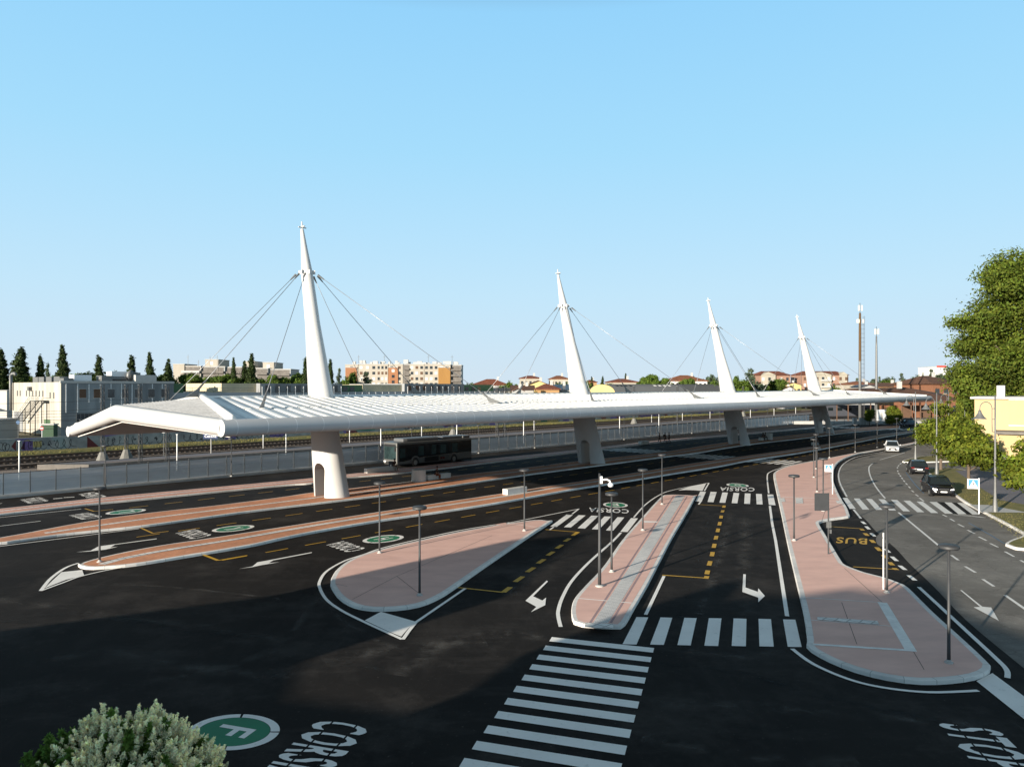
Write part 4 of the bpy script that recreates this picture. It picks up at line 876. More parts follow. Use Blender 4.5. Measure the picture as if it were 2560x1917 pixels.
# white marker poles
def mpole(loc,label,h=4.1,first=[None]):
    if first[0]: return dup(first[0],loc,label=label)
    t=thing('platform_lamp_pole',label,'pole',loc,0,'slim white poles on the railway platforms')
    m=MB(); m.lathe([(.065,0),(.06,2),(.055,h)],(0,0,0),10); m.build('pole',M['wht'],t,smooth=True)
    m=MB(); m.box((0,0,h+.03),(.22,.16,.06)); m.build('pole_cap',M['wht'],t); first[0]=t; return t
for x,y_,lb in ((48,1205,'leftmost slim white pole behind the fence'),(442.6,1176,'slim white pole right of the fourth lattice mast'),(715,1138,'slim white pole just left of the nearest pylon'),(952,1133,'slim white pole between pylon and bus'),(1142,1122,'slim white pole over the bus roof'),(1309,1107,'slim white pole left of the second pylon'),(1549,1087,'slim white pole right of the second pylon'),(1647,1078,'slim white pole above the walking people'),
   (658,1123,'slim white pole far side, left of nearest pylon'),(874,1108,'slim white pole far side, right of nearest pylon'),(1054,1097,'slim white pole far side, above the bus front'),(1335,1078,'slim white pole far side, beside a fence lamp'),(1629,1058,'short white pole far side near the walking people'),(1706,1052,'slim white pole far side left of third pylon'),(1775,1047,'slim white pole far side nearest the third pylon'),(1876,1049,'slim white pole just right of the third pylon'),(1935,1043,'slim white pole right of the third pylon'),(1989,1039,'slim white pole left of the fourth pylon'),(2080,1041,'slim white pole right of the fourth pylon'),(2119,1033,'slim white pole before the dark train')):
    mpole(tuple(G(x,y_,0.0)),lb)
t=thing('station_sign','blue station name sign with white letters on a post','sign',tuple(G(527.5,1133,.55)))
m=MB(); m.tube([(0,0,0),(0,0,2.9)],.06,8); m.build('post',M['conc'],t)
m=MB(); m.box((-.05,-.05,2.3),(1.95,.06,.66)); bd=m.build('sign_board',mat('navy_board',(.012,.03,.10),.5,var=.02),t)
word('sign_lettering','Cesena',(-.85,-.085,2.16),(.75,-.085,2.16),(-.85,-.085,2.50),M['wht'],0,gaps=(),parent=bd,flat3=False)
t=thing('white_plate_post','thin post with a small white plate beside the fourth lattice mast','sign',tuple(G(409,1139,.3)))
m=MB(); m.tube([(0,0,0),(0,0,3.6)],.04,6); m.build('post',M['steel'],t); m=MB(); m.box((0,-.05,3.3),(.38,.05,.44)); m.build('plate',M['wht'],t)
t=thing('no_entry_sign','red and white no entry sign behind the graffiti wall','sign',tuple(D(105,116,z=0)))
m=MB(); m.tube([(0,0,0),(0,0,3.4)],.05,6); m.build('post',M['wht'],t); m=MB(); m.tube([(0,-.05,3.1),(0,-.08,3.1)],.33,20); bd=m.build('sign_disc',mat('sign_red',(.35,.03,.03),.5),t); m=MB(); m.box((0,-.09,3.1),(.48,.02,.12)); m.build('white_bar',M['wht'],bd)
# ================================================================== BUILDINGS
def wm(name,c,var=.12,scale=.3,stretch=(1,1,.3),c2=None): return mat(name,c,.9,var=var,scale=scale,stretch=stretch,c2=c2,detail=8)
def roofmat(name,c): return tiled(name,c,tuple(x*.6 for x in c),.45,.3,.05,var=.25)
M['pane']=mat('window_glass',(.03,.035,.04),.15,spec=.7,var=.4,scale=.3)
M['shut']=mat('brown_shutter',(.12,.07,.045),.8); M['frame']=mat('pale_frame',(.6,.6,.57),.7)
ib=thing('industrial_building','long pale stained industrial building behind the graffiti wall','building',(-86.7,143,0),AX)
W1=wm('stained_white_render',(.50,.47,.40),.2,.5,(1,1,.15),c2=(.30,.28,.24)); W2=wm('grey_panel_wall',(.30,.31,.315),.2,.3,(1,1,.15),c2=(.15,.155,.16))
GR=wm('green_panel',(.10,.17,.09),.15); BE=wm('beige_panel',(.58,.50,.34),.2,.4,(1,1,.2),c2=(.42,.37,.26)); WL=wm('white_panel',(.36,.37,.385),.08)
M['ribw']=mat('pale_rib',(.75,.75,.74),.8)
def lx(px_,dv=0): return vpx(px_,160.2+dv)-47.9
def bb(n,x0,x1,y0,y1,z0,z1,m_,parent=ib):
    m=MB(); m.box(((x0+x1)/2,(y0+y1)/2,(z0+z1)/2),(x1-x0,y1-y0,z1-z0)); return m.build(n,m_,parent)
x1=lx(435); x2=lx(652); x3=lx(857); x4=lx(1013); x5=lx(1162); x6=lx(1242)
m=MB(); m.box((x1/2,16,5.25),(x1,32,10.5)); blk=m.build('main_block',[W2,W1],ib)
for p in blk.data.polygons:
    if p.normal.x<-.9: p.material_index=1
bb('parapet',-.15,x1+.1,-.15,.25,10.3,10.75,M['conc'])
bb('low_wing',x1+.01,lx(1420),.5,30,0,8.3,WL)
bb('upper_block',x2,x3,.2,26,8.32,10.4,W2); bb('upper_block',x4,x5,.2,26,8.32,10.5,W2)
bb('green_block',x1+.3,lx(467),1.5,20,8.32,10.3,GR); bb('beige_block',lx(565),x2-.05,2,20,8.32,10.4,BE)
bb('green_block',x3+.1,lx(915),1.5,20,8.32,10.1,GR); bb('beige_block',lx(915)+.02,x4-.05,1.4,20,8.32,10.2,BE); bb('green_block',x5+.1,x6,1.5,20,8.32,10.3,GR)
bb('grey_block',x6+.2,lx(1420),2,20,8.32,9.3,W2)
m=MB(); k=.9
while k<x1-.5: 
    if not lx(195)<k<lx(251) : m.box((k,-.02,7.4),(.14,.08,5.6))
    else: m.box((k,-.02,8.3),(.14,.08,3.6))
    k+=2.02
m.build('wall_ribs',M['ribw'],ib)
m=MB(); k=x2+.5
while k<lx(1420): m.box((k,.1,7.2 if not(x3<k<x4 or k>x5) else 6.9),(.14,.1,5 if not(x3<k<x4 or k>x5) else 2.6)); k+=2.2
m.build('wall_ribs',M['ribw'],ib)
def win(x0,x1_,z0,z1,y=-.03,parent=ib,face='y',mt_=None):
    m=MB()
    if face=='y': m.box(((x0+x1_)/2,y,(z0+z1)/2),(x1_-x0,.08,z1-z0))
    else: m.box((y,(x0+x1_)/2,(z0+z1)/2),(.08,x1_-x0,z1-z0))
    return m.build('window',mt_ or M['pane'],parent)
for cx in (717,840,962,1080,1194,1309,1420):
    X=lx(cx/3.45); o=win(X-.58,X+.58,7.4,9.15,mt_=M['shut'] if cx in (717,840) else None)
    m=MB(); m.box((X,-.06,9.19),(1.3,.1,.08)); m.box((X,-.06,7.36),(1.3,.1,.08)); m.build('frame',M['conc'],o)
for cx in (105,193,285,370,450,692): X=lx(640+cx/3.45); win(X-.6,X+.6,8.4,10.0,.17)
for cx in (1332,1396,1460,1521,1582,1642,1700,1757): X=lx(640+cx/3.45); win(X-.55,X+.55,8.6,10.0,.17,mt_=M['shut'] if cx<1470 else None)
for cx in (800,860,1850,1905,1955): X=lx(640+cx/3.45); win(X-.7,X+.7,8.5,9.6,1.46)
o=win(lx(192),lx(252),0,4.4); o.name='gate'; m=MB()
for z in (1.1,2.2,3.3,4.35): m.box(((lx(192)+lx(252))/2,-.1,z),(lx(252)-lx(192),.06,.08))
k=lx(192)
while k<=lx(252)+.1: m.box((k,-.1,2.2),(.08,.06,4.4)); k+=(lx(252)-lx(192))/6
m.build('gate_bars',M['steel'],o)
def ly(px_): u=(px_-1280)/F; return (-86.7-143*u)/(.7415+.671*u)
for cx in (44,51,66.4,73.8,82,90.4,99,107.4): win(ly(cx)-.28,ly(cx)+.28,7.6,8.8,-.03,face='x')
for cx in (125.7,135): win(ly(cx)-.25,ly(cx)+.25,7.3,8.5,-.03,face='x')
m=MB(); m.box((-.35,ly(78),9.2),(.6,1.2,.8)); m.build('wall_unit',M['steel'],ib)
m=MB(); m.tube([(-.5,31.2,4.5),(-.5,31.2,12.1),(-.2,31.4,12.5),(0,30.4,12.6),(.0,29.6,12.2)],.32,10); m.build('duct_pipe',M['steel'],ib,smooth=True)
m=MB(); m.box((-1,18,2.5),(.02,.02,.02)); 
win(ly(58),ly(36),0.0,4.2,-.05,face='x',mt_=W2)
win(ly(126),ly(112),0,3.1,-.06,face='x',mt_=GR)
# outside stair
st=MB(); n=22; ya,yb=10.5,20.5; za,zb_=6.8,2.4
for i in range(n): f=i/(n-1); st.box((-1.6,ya+(yb-ya)*f,za+(zb_-za)*f),(1.5,.42,.06))
stair=st.build('stair_treads',M['dsteel'],ib)
m=MB(); m.box((-1.4,8.6,6.8),(2.2,3.6,.12)); m.build('stair_landing',M['dsteel'],ib)
m=MB()
for x in (-.85,-2.35): m.tube([(x,ya-.3,za),(x,yb+.3,zb_-.1)],.10,6); 
for x in (-.4,-2.4):
    for yy in (7,10.2): m.tube([(x,yy,0),(x,yy,6.8)],.09,6)
for yy in (14,18): m.tube([(-2.3,yy,0),(-2.3,yy,za+(zb_-za)*(yy-ya)/(yb-ya))],.08,6)
m.build('stair_frame',M['dsteel'],ib)
m=MB()
for h in (.5,1.0): m.tube([(-2.4,ya,za+h),(-2.4,yb,zb_+h)],.035,5); m.tube([(-2.4,6.8,za+h),(-2.4,ya,za+h)],.035,5); m.tube([(-.8,ya,za+h),(-.8,yb,zb_+h)],.035,5)
for i in range(12): f=i/11; m.tube([(-2.4,6.8+(yb-6.8)*f,(za if 6.8+(yb-6.8)*f<ya else za+(zb_-za)*(6.8+(yb-6.8)*f-ya)/(yb-ya))),(-2.4,6.8+(yb-6.8)*f,1.0+(za if 6.8+(yb-6.8)*f<ya else za+(zb_-za)*(6.8+(yb-6.8)*f-ya)/(yb-ya)))],.025,4)
m.build('stair_railing',M['steel'],ib)
m=MB(); m.tube([(-3,ya+10,0.9),(-3,ya+12,2.2),(-3,ya+14,2.6)],1.0,10); m.build('blue_cover',mat('blue_tarpaulin',(.04,.08,.14),.8),ib) if 0 else None
# roof plant
for (a,b_,zt,y0,dy,mt_) in ((230/3.45,365/3.45,11.7,12,4,M['steel']),(370/3.45,500/3.45,11.9,10,5,M['steel'])):
    pass
for (pa,pb,z1_,yy,mt_,nm) in ((186,230,12.0,5,M['wht'],'cooling_unit'),(280,321,12.8,6,M['wht'],'white_housing'),(255,282,11.9,4,M['steel'],'roof_duct'),(330,352,12.6,5,M['steel'],'roof_fan'),(340,392,12.1,3.5,M['conc'],'roof_plant'),(160,185,11.3,3,M['steel'],'roof_duct')):
    a,b_=lx(pa,yy),lx(pb,yy); bb(nm,a,b_,yy,yy+3,10.51,z1_,mt_)
for yy in (9,14,19,23): m=MB(); m.box((4,yy+2,11.1),(3,3.6,1.2)); m.build('roof_plant',M['steel'],ib)
m=MB(); m.tube([(lx(252,4),5,11.3),(lx(320,4),5,11.3)],.45,10); m.tube([(lx(326,4),5,11.0),(lx(328,4),5,12.4),(lx(336,4),5,12.9)],.5,10); m.build('roof_duct',M['steel'],ib,smooth=True)
m=MB(); k=lx(468)
while k<lx(640): m.tube([(k,.9,8.3),(k,.9,9.35)],.03,4); k+=1.6
for z in (8.8,9.35): m.tube([(lx(468),.9,z),(lx(640),.9,z)],.03,4)
m.build('roof_railing',M['steel'],ib)
# small volumes left
def simple(name,label,cat,x0,x1_,Y,d,z1,m_,rz=0,z0=0):
    t=thing(name,label,cat,((x0+x1_)/2,Y,0),rz); w=x1_-x0
    m=MB(); m.box((0,d/2,(z0+z1)/2),(w,d,z1-z0)); m.build('wall',m_,t); m=MB(); m.box((0,d/2,z1+.1),(w+.3,d+.3,.2)); m.build('roof',M['conc'],t); return t,w
t,w_=simple('white_shed','bright white flat roofed shed at the far left edge','shed',-150,-119.5,176,20,8.6,wm('bright_white_render',(.52,.5,.47),.06)); 
m=MB(); m.box((9,-.1,2.2),(6,.3,4.4)); m.build('doorway',M['shut'],t); m=MB(); m.box((9,-1.4,4.6),(8,3,.15)); m.build('canopy_roof',M['conc'],t)
t,w_=simple('grey_shed','low grey shed in shadow left of the outside stair','shed',-112,-93.5,134,7,3.5,wm('shadow_grey_render',(.28,.28,.27),.1))
m=MB(); m.box((3.2,-.06,1.7),(1,.1,2.2)); m.build('door',M['shut'],t)
t=thing('blue_round_sign','small blue round sign on the wall by the outside stair','sign',tuple(D(45.5,132,z=0)))
m=MB(); m.tube([(0,0,0),(0,0,3.2)],.05,6); m.build('post',M['steel'],t); m=MB(); m.tube([(0,-.05,3.3),(0,-.08,3.3)],.34,18); m.build('disc',mat('road_sign_blue',(.03,.10,.22),.5),t)
t,w_=simple('green_kiosk','small dark green lean-to below the stair','kiosk',-81.2,-79.2,128.5,1.2,3.0,mat('dark_green_sheet',(.04,.075,.045),.8))
def wallY(p): s=vpx(p,124.5); return .7415*s+.671*124.5
def farY(a,b,Y): return max(Y,wallY(b)+8) if 1150<a<2120 else Y
def house(name,label,cat,pxa,pxb,ywall,yridge,Y,d,wallm,roofm,kind='hip',rows=2,cols=5,rz=0,over=.5,chim=True,shut=False,base=0):
    Y=farY(pxa,pxb,Y)
    X0=(pxa-1280)/F*Y; X1=(pxb-1280)/F*Y; hw=HC-(ywall-HY)*Y/F; hr=HC-(yridge-HY)*Y/F; w=X1-X0
    t=thing(name,label,cat,((X0+X1)/2,Y,0),rz)
    m=MB(); m.box((0,d/2,hw/2),(w,d,hw))
    m.build('wall',wallm,t)
    a=w/2+over; b0=-over; b1=d+over; z0=hw; z1=hr; mm=MB(); th=.18
    if kind=='hip':
        i=min(a*.8,(d/2+over)); r0=(-a+i,d/2,z1); r1=(a-i,d/2,z1)
        vs=[(-a,b0,z0),(a,b0,z0),(a,b1,z0),(-a,b1,z0),r0,r1,(-a,b0,z0-th),(a,b0,z0-th),(a,b1,z0-th),(-a,b1,z0-th)]
        fs=[(0,1,5,4),(1,2,5),(2,3,4,5),(3,0,4),(6,7,1,0),(7,8,2,1),(8,9,3,2),(9,6,0,3),(9,8,7,6)]
    elif kind=='gable':   # ridge along x
        vs=[(-a,b0,z0-.1),(a,b0,z0-.1),(a,b1,z0-.1),(-a,b1,z0-.1),(-a,d/2,z1),(a,d/2,z1)]
        fs=[(0,1,5,4),(2,3,4,5),(1,2,5),(3,0,4),(3,2,1,0)]
    elif kind=='gabley':  # ridge along y, gable faces the viewer
        vs=[(-a,b0,z0),(0,b0,z1),(a,b0,z0),(-a,b1,z0),(0,b1,z1),(a,b1,z0)]
        fs=[(0,1,4,3),(1,2,5,4)]
        g=MB(); g.add([(-w/2,0,hw),(w/2,0,hw),(0,0,z1-.12)],[(0,1,2)]); g.build('gable_wall',wallm,t)
        vs+= [(x,y,z-th) for x,y,z in vs]; fs=[(0,3,4,1),(1,4,5,2),(6,7,10,9),(7,8,11,10),(0,1,7,6),(1,2,8,7)]
    else:
        vs=[(-a,b0,z0),(a,b0,z0),(a,b1,z0),(-a,b1,z0),(-a,b0,z0+.3),(a,b0,z0+.3),(a,b1,z0+.3),(-a,b1,z0+.3)]; fs=[(0,1,5,4),(1,2,6,5),(2,3,7,6),(3,0,4,7),(4,5,6,7),(3,2,1,0)]
    mm.add(vs,fs); ro=mm.build('roof',roofm,t)
    if chim: c=MB(); c.box((w*.2,d*.42,hr+.2),(.8,.7,1.6)); c.build('chimney',M['conc'],ro)
    fh=hw/rows
    for r_ in range(rows):
        for c_ in range(cols):
            xx=-w/2+w*(c_+.5)/cols; zz=fh*(r_+.55)
            if zz<base: continue
            f=MB(); f.box((xx,-.03,zz),(min(1.4,w/cols*.5),.08,min(1.5,fh*.5))); wo=f.build('window',M['shut'] if shut and (r_+c_)%3 else M['pane'],t)
            f=MB(); f.box((xx,-.06,zz-min(1.5,fh*.5)/2-.05),(min(1.7,w/cols*.6),.16,.1)); f.build('sill',M['frame'],wo)
    return t
RR=roofmat('red_tile_roof',(.24,.085,.05)); RB=roofmat('brown_tile_roof',(.14,.075,.05)); RO=roofmat('orange_tile_roof',(.30,.12,.06))
YE=wm('yellow_render',(.56,.45,.20),.08); OR=wm('orange_render',(.38,.23,.11),.08); CRM=wm('cream_render',(.38,.345,.28),.1); BRK=wm('brick_wall',(.20,.09,.05),.15,2,(1,1,1)); GYR=wm('grey_render',(.36,.36,.35),.1); PK=wm('pink_brick_wall',(.30,.18,.13),.1)
house('red_roofed_house','wide red roofed house left of the second pylon row','house',1178,1272,962,947,330,14,GYR,RR,'hip',2,6)
house('red_roofed_house','pyramid red roofed house with rooftop tank','house',1300,1352,945,938,300,16,CRM,RR,'hip',3,5)
house('red_roofed_house','pyramid red roofed house touching the second pylon','house',1377,1421,946.5,938,300,16,CRM,RO,'hip',3,5)
house('yellow_house','bright yellow gable-ended house','house',1325,1366,960,950.5,230,16,YE,RB,'gabley',2,3)
house('brown_roofed_house','low brown roofed house left of the orange house','house',1280,1334,974,963,215,12,GYR,RB,'gable',2,4)
house('orange_house','orange walled house with brown hipped roof and white window','house',1341,1398,972,959.5,190,12,OR,RR,'hip',2,3)
house('solar_roofed_house','dark house with solar panels on its roof','house',1385,1425,974,961,200,12,GYR,mat('solar_roof',(.04,.05,.07),.3),'gable',2,3)
house('grey_house','small grey gabled house at the left of the orange house','house',1282,1308,977,969,185,8,GYR,RB,'gabley',2,2)
house('villa','low villa with red roof behind the barn','house',1525,1596,954.5,946,290,15,CRM,RR,'hip',2,7)
house('red_roofed_house','large hipped orange-red roofed white house right of the barn trees','house',1677,1768,951.5,937,300,18,wm('white_villa_render',(.6,.58,.55),.06),RO,'hip',3,8)
house('red_roofed_house','small red roofed house behind the second pylon','house',1466,1492,955,949,320,10,OR,RR,'hip',2,2)
house('yellow_house','small yellow house with gable, left of the fourth pylon','house',1962,2004,963,956,230,10,YE,RB,'gabley',2,3)
house('grey_house','small white gabled house below the yellow house','house',1958,1986,973,966,205,8,wm('white_small_render',(.55,.55,.55),.06),RB,'gabley',2,2)
house('red_roofed_house','long low red roofed house right of the fourth pylon','house',2048,2136,972.5,963.5,215,12,OR,RO,'hip',1,6)
house('red_roofed_house','long red roofed house left of the thinner mast','house',2127,2198,960.5,953,300,14,CRM,RO,'hip',2,7)
house('brown_roofed_house','brown hipped roofed house between mast and shed','house',2196,2275,966,956,270,14,OR,RB,'hip',2,6)
house('dark_solar_house','small dark roofed house behind the masts','house',2155,2187,967,961,250,8,GYR,mat('slate_roof',(.05,.055,.07),.5),'gabley',2,3)
# vaulted barns
def barn(name,label,pxa,pxb,Y,ytop,yeave,rz,wall,roof,L):
    X0=(pxa-1280)/F*Y; X1=(pxb-1280)/F*Y; w=X1-X0; ht=HC-(ytop-HY)*Y/F; he=HC-(yeave-HY)*Y/F
    t=thing(name,label,'barn',((X0+X1)/2,Y,0),rz)
    arc=[(w/2*math.cos(a),he+(ht-he)*math.sin(a)) for a in [math.pi*i/16 for i in range(17)]]
    m=MB(); m.add([(-w/2,0,0),(w/2,0,0)]+[(x,0,z) for x,z in arc],[tuple(range(19))]); m.build('end_wall',wall,t)
    m=MB(); vs=[];fs=[]
    for yy in (-.6,L): vs+=[(x*1.03,yy,z+.1) for x,z in arc]
    fs=[(i,i+1,18+i,17+i) for i in range(16)]; m.add(vs,fs); m.build('vault_roof',roof,t)
    m=MB(); m.add([(-w/2,0,0),(-w/2,L,0),(-w/2,L,he),(-w/2,0,he)],[(0,1,2,3)]); m.add([(w/2,0,0),(w/2,L,0),(w/2,L,he),(w/2,0,he)],[(3,2,1,0)]); m.build('side_wall',wall,t)
    m=MB(); m.box((0,-.05,he*.6),(2.2,.1,1.3)); m.build('window',M['pane'],t); return t
BR=mat('barn_sheet_roof',(.10,.105,.11),.6,var=.08,scale=.2); BR2=mat('barn_dark_roof',(.06,.063,.066),.7,var=.08,scale=.2)
def longbarn(label,px0,px1,px2,Y,yt,ye,wall,roof,sky=()):
    # end wall px0..px1 seen obliquely, vault runs to px2
    Y=max(Y,wallY(px2)-2); x0=(px0-1280)/F*Y; x1=(px1-1280)/F*Y; ht=HC-(yt-HY)*Y/F; he=HC-(ye-HY)*Y/F; w=x1-x0; Lx=(px2-1280)/F*(Y+w*.25)-x1
    t=thing('vaulted_barn',label,'barn',(x0,Y,0),R(-14)); q=math.radians(14)
    arc=[(w/2+w/2*math.cos(a),he+(ht-he)*math.sin(a)) for a in [math.pi*i/16 for i in range(17)]]
    dx,dy=Lx*1.0,Lx*.55
    m=MB(); m.add([(0,0,0),(w,0,0)]+[(x,0,z) for x,z in arc],[tuple(range(19))]); m.build('end_wall',wall,t)
    vs=[(x,-.2,z+.1) for x,z in arc]+[(x+dx,dy,z+.1) for x,z in arc]; m=MB(); m.add(vs,[(i,i+1,18+i,17+i) for i in range(16)]); ro=m.build('vault_roof',roof,t)
    m=MB(); m.add([(w,0,0),(w+dx,dy,0),(w+dx,dy,he+.1),(w,0,he+.1)],[(0,1,2,3)]); m.build('side_wall',wall,t)
    m=MB(); m.box((w*.45,-.06,he*.93),(2.0,.1,1.2)); m.build('window',M['pane'],t)
    for f in sky:
        i=5; p=Vector(vs[i]); p2=Vector(vs[17+i]); a=p.lerp(p2,f); b_=Vector(vs[i-1]).lerp(Vector(vs[16+i]),f); off=Vector((0,-.1,.15))
        e=Vector((dx,dy,0)).normalized()*.9; m=MB(); m.add([a+off,a+e+off,b_+e+off,b_+off],[(0,1,2,3)]); m.build('skylight',M['frame'] if f>.5 else M['glassd'],t)
    return t
longbarn('grey vaulted barn with cream end wall behind the canopy',1471,1537,1700,215,961,982,YE,BR,(.08,.14,.20,.27,.62,.69,.76,.83))
longbarn('darker vaulted barn right of the grey barn',1655,1705,1800,228,961,984,GYR,BR2)
# apartment blocks
def flats(label,vols,Y,d=14,group=None,name='apartment_block'):
    """vols: (pxa,pxb,ytop,mat,rows,cols,balcony,shift)"""
    xa=(min(v[0] for v in vols)-1280)/F*Y; t=thing(name,label,'apartment block',(xa,Y,0))
    for pa,pb,yt,m_,rows,cols,bal,sh in vols:
        X0=(pa-1280)/F*Y-xa; X1=(pb-1280)/F*Y-xa; h=HC-(yt-HY)*Y/F; w=X1-X0
        m=MB(); m.box(((X0+X1)/2,d/2+sh,h/2),(w,d,h)); m.build('wall_volume',m_,t)
        m=MB(); m.box(((X0+X1)/2,d/2+sh,h+.15),(w+.4,d+.4,.3)); m.build('roof_slab',M['conc'],t)
        fh=3.0
        for r_ in range(rows):
            for c_ in range(cols):
                xx=X0+w*(c_+.5)/cols; zz=h-fh*(r_+.55)
                f=MB(); ww=min(1.5,w/cols*.55); f.box((xx,sh-.03,zz),(ww,.1,1.5)); wo=f.build('window',random.choice([M['pane'],M['shut'],M['pane'],M['frame']]),t)
            if bal:
                zz=h-fh*(r_+1); f=MB(); f.box(((X0+X1)/2,sh-.7,zz+.5),(w*.96,1.3,1.0)); f.build('balcony',M['conc'] if m_ is not GYR else M['dconc'],t)
                f=MB(); f.box(((X0+X1)/2,sh-.04,zz+1.9),(w*.9,.1,1.7)); f.build('balcony_recess',M['dconc'],t)
    return t
OP=wm('ochre_panel',(.30,.16,.05),.06); OB=wm('terracotta_panel',(.30,.14,.07),.08); CR2=wm('cream_block_render',(.38,.345,.29),.08)
t=flats('long cream and orange apartment block with cluttered roof terraces',[(863,895,912,CR2,1,1,0,0),(864,892,919,OB,1,0,0,-.4),(895,942,911,CR2,4,3,0,.2),(942,970,911,CR2,4,3,0,0),(970,1007,911,CR2,4,2,0,.3),(971,995,919,OB,4,1,0,-.2),(1008,1024,911,GYR,4,0,1,.6),(1024,1060,911,CR2,4,3,0,0),(1060,1096,911,CR2,4,3,0,.2),(1096,1126,919,OP,1,0,0,-.5),(1096,1126,912,CR2,4,2,0,.1),(1126,1153,913,GYR,4,0,1,1.2)],400)
m=MB(); 
for i in range(22):
    m.box((4+i*2.7+random.uniform(-1,1),5+random.uniform(0,5),HC+57*400/F+random.uniform(.6,1.7)),(random.uniform(1,3.2),2,random.uniform(.6,2.6)))
m.build('roof_clutter',M['conc'],t)
for xx in (6,20,44,57): m=MB(); m.tube([(xx,6,21),(xx,6,27)],.1,5); m.box((xx,6,26),(1.6,.1,.1)); m.build('aerial',M['steel'],t)
t=flats('pale stepped apartment block with terraces behind the poplars',[(434,462,911,CR2,1,0,0,-.5),(455,502,916,CR2,2,4,1,0),(502,535,898.5,CR2,1,1,0,5),(500,560,917,GYR,3,4,1,1),(560,608,918,GYR,3,4,1,2),(600,625,903,CR2,1,0,0,6)],350)
t=flats('dark stepped apartment block left of the nearest pylon',[(640,670,921,GYR,3,3,1,0),(650,678,906,CR2,1,1,0,4),(670,725,923.5,GYR,3,4,1,1)],350)
for px_,y_ in ((470,887),(525,890),(543,888),(496,900)):
    m=MB(); p=D(px_,340,y_); m.tube([(p.x,p.y,18),tuple(p)],.09,5); m.box((p.x,p.y,p.z-1),(1.2,.08,.08)); tag(m.build('rooftop_aerial',M['steel']),'thin aerial mast standing over the pale stepped apartments','aerial',group='aerials on the pale apartments')
def gflats(label,pa,pb,yt,yr,Y,bays):
    t=thing('apartment_block',label,'apartment block',((pa-1280)/F*Y,Y,0)); w=(pb-pa)/F*Y; h=HC-(yt-HY)*Y/F; hr=HC-(yr-HY)*Y/F
    m=MB(); m.box((w/2,7,h/2),(w,14,h)); m.build('wall_volume',PK,t)
    m=MB(); a=-.6; b_=w+.6; m.add([(a,-.8,h),(b_,-.8,h),(b_,14.8,h),(a,14.8,h),(3,7,hr),(w-3,7,hr)],[(0,1,5,4),(1,2,5),(2,3,4,5),(3,0,4),(3,2,1,0)]); m.build('hip_roof',RR,t)
    for f0,f1 in bays:
        x0,x1_=w*f0,w*f1; m=MB(); m.box(((x0+x1_)/2,-.4,h/2),(x1_-x0,.8,h)); m.build('cream_bay',CRM,t)
        m=MB(); m.add([(x0-.3,-1,h),(x1_+.3,-1,h),((x0+x1_)/2,-1,hr-.5),((x0+x1_)/2,6,hr-.5),(x0-.3,6,h),(x1_+.3,6,h)],[(0,1,2),(0,2,3,4),(1,5,3,2)]); m.build('gable',CRM,t)
    for r_ in range(4):
        n=int(w/2.6)
        for c_ in range(n):
            xx=w*(c_+.5)/n; zz=h-3*(r_+.6); m=MB(); m.box((xx,-.86 if any(f0*w<xx<f1*w for f0,f1 in bays) else -.05,zz),(1.1,.1,1.5)); m.build('window',random.choice([M['shut'],M['pane'],M['frame']]),t)
        m=MB(); m.box((w*.5,-.8,h-3*r_-2.6),(w*.22,1.6,.9)); m.build('balcony',M['conc'],t)
    return t
gflats('cream and brick apartment block left of the fourth pylon',1899,1976,938,927,350,((.04,.5),))
gflats('cream and brick apartment block right of the fourth pylon',2005,2121,937,927,350,((.16,.62),(.8,.96)))
t=house('round_white_building','white flat hall with a red sign on the hill far right','building',2339,2367,917,914,700,30,wm('white_hall_render',(.7,.7,.66),.04),M['conc'],'flat',1,1,chim=False)
m=MB(); m.box((0,-.5,HC+52*700/F),(9,.3,1.6)); m.build('red_sign',mat('sign_letters_red',(.5,.06,.04),.6),t)
# station: brown roofed goods shed and orange house
Y=196; X=lambda p: (p-1280)/F*Y
t=thing('goods_shed','long open railway shed with a big brown tiled hip roof','shed',(X(2190),Y,0))
w=X(2404)-X(2190); zb=lambda y_,YY=Y: HC-(y_-HY)*YY/F
m=MB(); m.add([(0,6,zb(975)),(w*.31,0,zb(1008)),(w,0,zb(1000)),(w+6,20,zb(985)),(w*.02,16,zb(971,212)),(w*.70,16,zb(968,212)),(-2,30,zb(985))],[(0,1,5,4),(1,2,5),(2,3,5),(0,4,6),(4,5,3,6)]); m.build('hip_roof',RB,t)
m=MB(); m.box((w*.62,10,2.2),(w*.72,.3,4.6)); m.build('rear_wall',BRK,t)
for i in range(7): m=MB(); m.tube([(w*.32+i*w*.11,.8,0),(w*.32+i*w*.11,.8,4.8)],.16,6); m.build('post',M['shut'],t)
m=MB(); m.box((w*.66,5,.55),(w*.66,9,1.1)); m.build('loading_dock',M['dconc'],t)
m=MB(); m.box((w*.55,12,zb(966,208)+.4),(1,1,2)); m.build('chimney',M['conc'],t)
for i in range(5): m=MB(); m.box((w*.36+i*5,9.7,2.4),(2.4,.2,3)); m.build('door',M['shut'],t)
t=thing('timber_frame_shed','open timber framed end of the goods shed','shed',(X(2120),205,0)); 
m=MB(); m.add([(0,0,5),(14,-2,5.2),(14,12,7.5),(0,12,7.3)],[(0,1,2,3)]); m.build('roof',RB,t)
for i in range(5): m=MB(); m.box((1+i*3.1,0,2.5),(.22,.22,5)); m.build('post',M['shut'],t)
house('orange_station_house','orange brick station house with brown hip roof','building',2330,2400,958.5,938,235,20,BRK,RB,'hip',2,3,rz=R(6),over=1.0,base=2)
t=house('yellow_building','pale yellow flat roofed building on the right','building',2437,2760,997,993,106,14,wm('yellow_station_render',(.47,.36,.20),.05,.4),M['conc'],'flat',1,0,chim=False)
